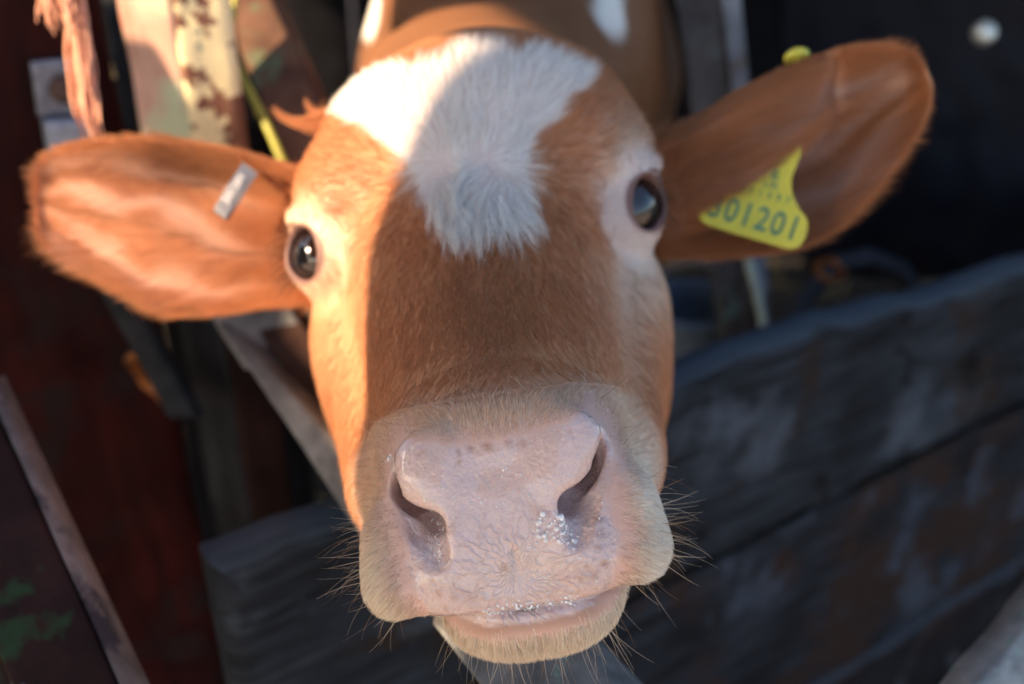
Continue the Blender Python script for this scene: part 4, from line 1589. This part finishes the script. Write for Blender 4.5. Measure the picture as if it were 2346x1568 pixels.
def strand_mesh(name, paths, rads, mat):
    V, F = [], []
    for path, rad in zip(paths, rads):
        base = len(V); n = len(path)
        for i, p in enumerate(path):
            t = path[min(i + 1, n - 1)] - path[max(i - 1, 0)]; t = t / (np.linalg.norm(t) + 1e-9)
            a_ = np.cross(t, [.2, .9, .1]); a_ /= np.linalg.norm(a_); b_ = np.cross(t, a_)
            rr = rad * (1 if i < n - 2 else .4)
            for k in range(4):
                V.append(p + rr * (math.cos(k * 1.57) * a_ + math.sin(k * 1.57) * b_))
        for i in range(n - 1):
            for k in range(4):
                k2 = (k + 1) % 4
                F.append([base + i * 4 + k, base + i * 4 + k2, base + (i + 1) * 4 + k2, base + (i + 1) * 4 + k])
    return mesh_obj(name, V, F, mat)


paths, rads = [], []
for k in range(46):
    o1, o2 = random.gauss(0, 11), random.gauss(0, .003)
    L_ = random.uniform(.75, 1.0)
    pth = []
    for j in range(12):
        t = j / 11 * L_
        u = np.interp(t, [0, .2, .5, .8, 1], [158, 172, 186, 205, 226]) + o1 * (.75 + .5 * abs(math.sin(t * 5 + k)))
        v = -60 + t * 430
        pth.append(PW(u + 2.5 * math.sin(t * 19 + k * 2), v, .580 + o2))
    paths.append(pth); rads.append(random.uniform(.0005, .0011))
for k in range(40):
    L_ = random.uniform(.3, 1.0) * random.uniform(.6, 1.0)
    u0 = random.uniform(85, 160); c_ = random.uniform(-14, 14)
    pth = [PW(u0 + c_ * (j / 7) ** 2 + 4 * math.sin(j + k) + 10 * j / 7, -50 + L_ * 175 * j / 7, .568 + random.uniform(-.002, .002)) for j in range(8)]
    paths.append(pth); rads.append(random.uniform(.0005, .001))
tw = strand_mesh('baler_twine', paths, rads, TW)
tag(tw, 'frayed pink-orange baler twine hanging down beside the red post', 'twine')

# ---- gate: peeling post with its braces
PEEL = wood_mat('peeling_paint', (.24, .10, .07), (.42, .22, .15), [((.20, .27, .18), 30, .60, .04), ((.88, .78, .46), 20, .47, .02), ((.30, .36, .26), 60, .64, .02), ((.40, .10, .08), 45, .66, .02)], gscale=(30, 30, 5), seed=3.2, rough=.6)
PEELP = wood_mat('faded_pink_paint', (.66, .38, .30), (.80, .54, .44), [((.52, .58, .40), 10, .50, .08), ((.40, .18, .13), 26, .60, .04), ((.88, .80, .56), 35, .64, .03)], gscale=(30, 30, 5), seed=5.2, rough=.6)
gate = empty('old_gate', (PW(400, 300, .75)[0], PW(400, 300, .75)[1], 0), 'old wooden gate with sunlit peeling cream post and diagonal braces, left of the calf', 'gate')
pL, pC, pR = PW(250, -60, .640), PW(378, -60, .622), PW(520, -60, .636)
for p_ in (pL, pC, pR): p_[2] = pC[2]
mid_ = pL + (pR - pC)
def post_face(name, A_, B_, mat, seed, z0=0.0, L=.80):
    n_ = np.cross(B_ - A_, [0, 0, -1]); n_ /= np.linalg.norm(n_)
    if n_[1] < 0: n_ = -n_
    A_, B_ = vdown(A_, z0), vdown(B_, z0)
    o_ = slab(name, [A_, B_, vdown(B_, L), vdown(A_, L)], n_ * .02, mat, None, nu=8, nv=50, rough=.0016, seed=seed, edge=.0025)
    set_parent(o_, gate)
LOWP = wood_mat('shaded_post_paint', (0.0154, 0.0070, 0.0063), (0.0350, 0.0126, 0.0105), [((.012, .030, .022), 9, .50, .05), ((.14, .17, .12), 24, .64, .03)], gscale=(30, 30, 5), seed=13.2, rough=.7)  # red and green paint of the lower post, darkened as shade
LOWS = wood_mat('shaded_post_side', (0.0132, 0.0138, 0.0168), (0.0330, 0.0336, 0.0396), [], gscale=(30, 30, 5), seed=14.2, rough=.7)  # grey side of the lower post, shade put into its colour
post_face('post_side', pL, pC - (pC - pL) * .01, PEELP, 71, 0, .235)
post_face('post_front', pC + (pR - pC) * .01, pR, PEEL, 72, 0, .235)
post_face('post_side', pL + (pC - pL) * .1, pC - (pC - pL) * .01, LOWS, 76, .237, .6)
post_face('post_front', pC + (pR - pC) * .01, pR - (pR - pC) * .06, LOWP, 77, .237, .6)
BRACE = wood_mat('brace_paint', (.13, .07, .05), (.30, .16, .10), [((.12, .17, .10), 16, .55, .06), ((.36, .12, .05), 24, .62, .05), ((.70, .60, .36), 60, .73, .02)], gscale=(12, 12, 12), seed=9.1, rough=.65)
bk_ = Wd(np.array([.2, 0, 1.0])) * .028
set_parent(slab('brace', [PW(470, -80, .725), PW(590, -80, .725), PW(812, 420, .715), PW(680, 450, .715)], bk_, BRACE, None, nu=12, nv=40, rough=.0012, seed=73), gate)
LOWB = wood_mat('grey_brace', (.20, .195, .19), (.40, .39, .38), [((.07, .06, .06), 24, .60, .05), ((.08, .13, .11), 18, .66, .04)], gscale=(20, 20, 20), seed=6.6, rough=.7)
set_parent(slab('lower_brace', [PW(500, 742, .640), PW(556, 770, .640), PW(930, 1200, .505), PW(900, 1340, .505)], Wd([.1, .1, 1.0]) * .03, LOWB, None, nu=8, nv=50, rough=.0012, seed=74), gate)
set_parent(slab('gusset', [PW(470, 712, .645), PW(655, 690, .65), PW(725, 800, .65), PW(560, 850, .64)], Wd([.1, .1, 1.0]) * .008, LOWB, None, nu=10, nv=10, rough=.0010, seed=79), gate)
MOSSB = wood_mat('mossy_brace', (.05, .025, .02), (.11, .06, .045), [((.17, .17, .165), 9, .56, .05), ((.04, .085, .02), 14, .60, .05)], gscale=(15, 15, 15), seed=8.3, rough=.75)
set_parent(slab('backing_board', [PW(548, 690, .665), PW(660, 690, .665), PW(930, 1110, .56), PW(820, 1130, .56)], Wd([.1, .1, 1.0]) * .02, MOSSB, None, nu=12, nv=40, rough=.0014, seed=75), gate)
# board end under the chin
TEAL = wood_mat('teal_flecked_board', (0.1600, 0.1760, 0.1840), (0.3520, 0.3680, 0.3760), [((.16, .30, .25), 40, .60, .03), ((.22, .15, .14), 25, .62, .05)], gscale=(20, 20, 20), seed=1.7, rough=.7)
o = slab('board_end', [PW(990, 1430, .445), PW(1285, 1430, .455), PW(1500, 1660, .425), PW(1165, 1660, .415)], Wd([0, .2, 1.0]) * .03, TEAL, None, nu=24, nv=24, rough=.0008, seed=81)
tag(o, "pale grey board with teal flecks directly under the calf's chin", 'board')
# near left rail
NEARR = wood_mat('near_rail_paint', (0.0150, 0.0075, 0.0075), (0.0375, 0.0135, 0.0120), [((.022, .042, .020), 13, .57, .03), ((.12, .10, .09), 30, .68, .03)], gscale=(20, 20, 20), seed=5.9, rough=.6)
NEARE = wood_mat('near_rail_edge', (.12, .118, .12), (.28, .265, .255), [((.04, .04, .05), 16, .58, .05)], gscale=(20, 20, 20), seed=2.9, rough=.7)
nr_ = empty('near_rail', PW(120, 1400, .47), 'dark red rail with green paint patches and a grey edge, bottom left corner', 'rail')
set_parent(slab('rail_face', [PW(-260, 860, .52), PW(-40, 880, .52), PW(300, 1640, .43), PW(60, 1660, .43)], Wd([-.3, .1, 1.0]) * .02, NEARR, None, nu=14, nv=50, rough=.0012, seed=91), nr_)
set_parent(slab('rail_edge', [PW(-37, 878, .519), PW(-14, 866, .525), PW(342, 1640, .437), PW(303, 1642, .429)], Wd([-.2, .1, 1.0]) * .02, NEARE, None, nu=5, nv=50, rough=.0010, seed=92), nr_)
o = slab('rail_offcut', [PW(-60, 1130, .50), PW(-22, 1130, .50), PW(78, 1640, .43), PW(38, 1650, .43)], Wd([-.2, .1, 1.0]) * .015, NEARE, None, nu=4, nv=30, seed=93)
for x_ in o.data.vertices: pass
set_parent(o, nr_); o.name = 'lower_edge'
# corner board bottom right
o = slab('corner_board', [PW(2170, 1668, .46), PW(2400, 1370, .50), PW(2560, 1470, .50), PW(2330, 1760, .46)], Wd([.1, .1, 1.0]) * .03, TEAL, None, nu=20, nv=10, seed=82)
tag(o, 'grey-green board end poking into the bottom right corner', 'board')
# slim dark members between red post and gate
DKB = wood_mat('dark_slat', (0.0175, 0.0200, 0.0250), (0.0450, 0.0500, 0.0600), [], gscale=(20, 20, 20), seed=3.3)
o = slab('thin_stake', [PW(222, -70, .80), PW(262, -70, .80), PW(330, 340, .86), PW(285, 340, .86)], Wd([0, 0, 1.]) * .02, DKB, None, nu=4, nv=20, seed=101)
tag(o, 'slim blue-black stake in the gap between red post and cream post', 'stake')
o = slab('tilted_stake', [PW(150, 520, .66), PW(205, 520, .66), PW(452, 960, .74), PW(385, 960, .74)], Wd([0, 0, 1.]) * .02, DKB, None, nu=4, nv=20, seed=102)
tag(o, 'tilted dark blue-grey stake passing just below the left-hand ear', 'stake')
GREEN = plain_mat('green_stalk', (.42, .42, .07), .5, var=.3, sc=80)
YSTALK = plain_mat('straw', (.62, .46, .18), .5, var=.3, sc=80)


def stalk(name, uvd, r0, mat, label, grp=None):
    pts = [PW(*q_) for q_ in uvd]
    fine = []
    for i in range(len(pts) - 1):
        for t in np.linspace(0, 1, 6, endpoint=False):
            fine.append(pts[i] * (1 - t) + pts[i + 1] * t)
    fine.append(pts[-1])
    rad = []
    for i in range(len(fine)):
        s_ = i / (len(fine) - 1)
        rad.append(r0 * (1 + .25 * (abs((s_ * 3) % 1 - .5) < .06)) * (1 - .3 * s_))
    o_ = tube(name, fine, rad, mat, None, sides=10)
    tag(o_, label, 'straw', grp)
    return o_


stalk('green_stalk', [(735, 470, .685), (655, 384, .69), (618, 300, .69), (575, 215, .695), (530, 130, .70), (515, 112, .70)], .0034, GREEN, 'long yellow-green stalk lying along the brace down to the ear', 'straw stalks')
stalk('straw_stalk', [(200, -20, .70), (215, 50, .70), (235, 115, .705), (262, 180, .71)], .0026, YSTALK, 'short yellow straw between the twine and the cream post', 'straw stalks')
stalk('straw_stalk', [(512, 118, .70), (524, 84, .70), (530, 60, .70)], .0024, YSTALK, 'bent tip of straw on the cream post, above the green stalk', 'straw stalks')
stalk('green_stalk', [(540, -20, .69), (534, 40, .69), (520, 120, .685)], .0018, GREEN, 'thin green stem up the right edge of the cream post', 'straw stalks')
# clutter behind the planks, right
tubm = plain_mat('faded_blue_plastic', (.10, .14, .20), .45, var=.25, sc=40)
def bucket(name, c_, r_, h_, mat, label):
    e_ = empty(name, (c_[0], c_[1], c_[2] - h_), label, 'bucket')
    th = .004
    prof = [(r_ * .75, 0), (r_ * .82, h_ * .3), (r_ * .98, h_ - .012), (r_ + .006, h_ - .010), (r_ + .008, h_ - .002), (r_ + .004, h_), (r_ - th, h_), (r_ - th - .004, h_ - .02), (r_ * .78 - th, h_ * .25), (r_ * .7, .006)]
    lathe('shell', prof, (c_[0], c_[1], c_[2] - h_), (0, 0, 1), mat, e_, seg=36)
    pts = [np.array([c_[0] + (r_ + .006) * math.cos(t), c_[1] + (r_ + .006) * math.sin(t) * .5 - .02 * math.sin(t), c_[2] - .01 + .05 * math.sin(t)]) for t in np.linspace(0, math.pi, 14)]
    tube('handle', pts, .0025, IRON, e_)
bucket('blue_bucket', PW(1585, 690, 1.10), .050, .14, tubm, 'faded blue bucket behind the planks right of the calf cheek')
o = stalk('green_stalk', [(1712, 590, .985), (1728, 650, .98), (1745, 720, .975), (1752, 775, .97)], .0042, plain_mat('pale_green_stem', (.40, .46, .36), .5), 'pale green stem standing behind the plank below the yellow tag', 'straw stalks')
ORG = plain_mat('orange_cord', (.30, .09, .015), .6, var=.3)
pth = [PW(1900 + 28 * math.cos(t) + 6 * math.sin(3 * t), 620 + 22 * math.sin(t), 1.05 + .01 * math.sin(2 * t)) for t in np.linspace(0, 11, 40)]
o = tube('orange_cord', pth, .0035, ORG); tag(o, 'small knot of orange cord behind the planks, below the right-hand ear', 'cord')
pth = [PW(300 + 80 * t + 5 * math.sin(t * 9), 825 + 90 * t, .78 + .01 * math.sin(t * 7)) for t in np.linspace(0, 1, 14)]
o = tube('rust_orange_rope', pth, .006, ORG); tag(o, 'rust-orange rope in the dark below the left-hand ear', 'rope')
o = tube('bent_pipe', [PW(1800, 800, 1.2), PW(1840, 690, 1.2), PW(1905, 610, 1.2), PW(1985, 590, 1.2), PW(2060, 620, 1.22), PW(2100, 680, 1.25)], .012, plain_mat('grey_pipe', (.035, .040, .050), .6, spec=.2), None, 12)
tag(o, 'bent grey pipe in the shadow under the right-hand ear', 'pipe')

# ---- the dark shed behind
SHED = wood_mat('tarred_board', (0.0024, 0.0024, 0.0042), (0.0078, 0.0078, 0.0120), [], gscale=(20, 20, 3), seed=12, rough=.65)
shed = empty('shed_wall', (.3, 2.3, 0), 'nearly black boarded shed wall far behind the calf', 'wall')
proto = None
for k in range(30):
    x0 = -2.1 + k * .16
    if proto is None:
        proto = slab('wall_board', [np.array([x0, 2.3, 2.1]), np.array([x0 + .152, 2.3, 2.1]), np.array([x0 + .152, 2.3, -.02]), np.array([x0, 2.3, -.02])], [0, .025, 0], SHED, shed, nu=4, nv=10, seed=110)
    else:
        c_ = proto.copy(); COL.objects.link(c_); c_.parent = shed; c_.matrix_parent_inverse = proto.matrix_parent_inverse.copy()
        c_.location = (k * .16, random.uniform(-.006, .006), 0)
part = empty('dark_gap_boards', (-.9, 1.12, 0), 'black boards added behind the gate to darken the gap left of the calf', 'wall')  # boards added so the gap behind the gate reads dark
proto = None
for k in range(9):
    x0 = -1.75 + k * .165
    if proto is None:
        proto = slab('dark_gap_board', [np.array([x0, 1.12, 1.25]), np.array([x0 + .157, 1.12, 1.25]), np.array([x0 + .157, 1.12, -.02]), np.array([x0, 1.12, -.02])], [0, .025, 0], SHED, part, nu=4, nv=10, seed=111)
    else:
        c_ = proto.copy(); COL.objects.link(c_); c_.parent = part; c_.matrix_parent_inverse = proto.matrix_parent_inverse.copy()
        c_.location = (k * .165, random.uniform(-.006, .006), 0)
# right-hand dark sheet with a bolt
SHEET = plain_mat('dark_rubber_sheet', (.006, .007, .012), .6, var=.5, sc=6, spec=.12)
pan = empty('rubber_sheet', PW(2200, 300, 1.15), 'blue-black sheet panel behind the right-hand ear, held by one bright bolt', 'panel')
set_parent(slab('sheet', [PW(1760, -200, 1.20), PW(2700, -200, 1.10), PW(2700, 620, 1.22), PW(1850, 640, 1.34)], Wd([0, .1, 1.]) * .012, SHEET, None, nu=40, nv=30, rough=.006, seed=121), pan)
lathe('bolt', [(.0, .010), (.006, .0098), (.0105, .007), (.0120, .003), (.012, -.004)], PW(2255, 75, 1.108), Wd([0, 0, -1.0]), plain_mat('bright_bolt', (.62, .66, .62), .35, metal=.5, var=.1), pan)
# out-of-view roof added to keep sky light off the far pen
o = slab('sky_block_roof', [np.array([-2.1, 2.6, 2.0]), np.array([2.7, 2.6, 2.0]), np.array([2.7, .85, 1.62]), np.array([-2.1, .85, 1.62])], [0, 0, .03], SHED, None, nu=12, nv=8, seed=130)
tag(o, 'unseen roof added over the pen to block sky light', 'roof')

# ---- ground
def ground_mat():
    m, nt, b = mat_new('yard_mud')
    tc = N(nt, 'ShaderNodeTexCoord')
    g1 = N(nt, 'ShaderNodeTexNoise'); g1.inputs['Scale'].default_value = 9; g1.inputs['Detail'].default_value = 8
    nt.links.new(tc.outputs['Object'], g1.inputs[0])
    c = ramp(nt, g1.outputs[0], [(.3, (.014, .011, .009)), (.6, (.028, .022, .018)), (.75, (.05, .04, .03))])
    nt.links.new(c, b.inputs['Base Color']); b.inputs['Roughness'].default_value = .85
    bp = N(nt, 'ShaderNodeBump'); bp.inputs['Distance'].default_value = .02
    nt.links.new(g1.outputs[0], bp.inputs['Height']); nt.links.new(bp.outputs[0], b.inputs['Normal'])
    return m
gx = np.concatenate([[-200, -40, -8], np.linspace(-3, 4, 60), [9, 40, 200]])
gy = np.concatenate([[-200, -40, -8], np.linspace(-3, 4, 60), [9, 40, 200]])
GX, GY = np.meshgrid(gx, gy)
gp = np.stack([GX.ravel(), GY.ravel(), np.zeros(GX.size)], 1)
inn_ = (np.abs(gp[:, 0]) < 3.5) & (np.abs(gp[:, 1]) < 3.5)
gp[:, 2] = np.where(inn_, .012 * fbm(gp, 3, 140) - .012, -.01)
idx = np.arange(GX.size).reshape(GX.shape)
gf = np.stack([idx[:-1, :-1], idx[:-1, 1:], idx[1:, 1:], idx[1:, :-1]], -1).reshape(-1, 4)
o = mesh_obj('ground', gp, gf, ground_mat()); tag(o, kind='structure')
yx = np.linspace(-12, 12, 60); yy = np.linspace(-14, -.15, 40)
YX, YY = np.meshgrid(yx, yy)
yp = np.stack([YX.ravel(), YY.ravel(), np.zeros(YX.size)], 1); yp[:, 2] = .012 + .004 * fbm(yp, 1.5, 160)
idx = np.arange(YX.size).reshape(YX.shape)
yf = np.stack([idx[:-1, :-1], idx[:-1, 1:], idx[1:, 1:], idx[1:, :-1]], -1).reshape(-1, 4)
o = mesh_obj('bounce_yard', yp, yf, plain_mat('bounce_concrete', (.40, .34, .27), .85, var=.2, sc=6)); tag(o, kind='structure')  # unseen pale ground added to bounce warm light onto the calf
paths = []
for k in range(1500):
    x, y, a_ = random.uniform(-1.5, 2), random.uniform(.2, 2.2), random.uniform(0, 6.28)
    l_ = random.uniform(.03, .12)
    z_ = random.uniform(.004, .02)
    p0 = np.array([x, y, z_]); p1 = p0 + np.array([math.cos(a_) * l_, math.sin(a_) * l_, random.uniform(-.004, .008)])
    paths.append([p0, (p0 + p1) / 2 + np.array([0, 0, .004]), p1])
o = strand_mesh('loose_straw', paths, [random.uniform(.0012, .002) for _ in paths], YSTALK); tag(o, kind='stuff')

# ---- unseen sheets added left of the camera, outlines cut to throw the shade
e2_ = np.array([0, 1, 0]) - SUN_C[1] * SUN_C; e2_ /= np.linalg.norm(e2_)
e1_ = np.cross(e2_, SUN_C)
if e1_[2] < 0: e1_ = -e1_


def sunp(a1, a2, t):
    return W(a1 * e1_ + a2 * e2_ + SUN_C * t)


CAST = wood_mat('plywood', (.16, .12, .08), (.30, .23, .15), [], gscale=(6, 6, 30), seed=15)
ld = empty('shade_sheets', (sunp(.2, -.5, .75)[0], sunp(.2, -.5, .75)[1], 0), 'unseen plywood sheets added left of the camera to cast shade', 'board')
def cut_sheet(name, outline, t):
    o_ = prism(name, [sunp(x_, y_, t) for x_, y_ in outline], Wd(SUN_C) * .012, CAST, bevel=0)
    set_parent(o_, ld)


cut_sheet('sheet', [(-1.3, -.60), (.32, -.60), (.343, -.12), (.353, 0), (.360, .023), (.373, .06), (.384, .09), (.386, .12), (.383, .16), (.379, .205), (.44, .225), (.44, .26), (.50, .293), (.62, .300), (.735, .36), (.75, .5), (.85, 1.2), (-1.3, 1.2)], 1.05)
cut_sheet('low_shade_sheet', [(.40, -.75), (.405, -.07), (.45, -.01), (.495, .020), (.535, .045), (.584, .078), (.592, .165), (.630, .172), (.640, .238), (.672, .242), (.676, .30), (1.5, .42), (1.5, -.75)], .75)
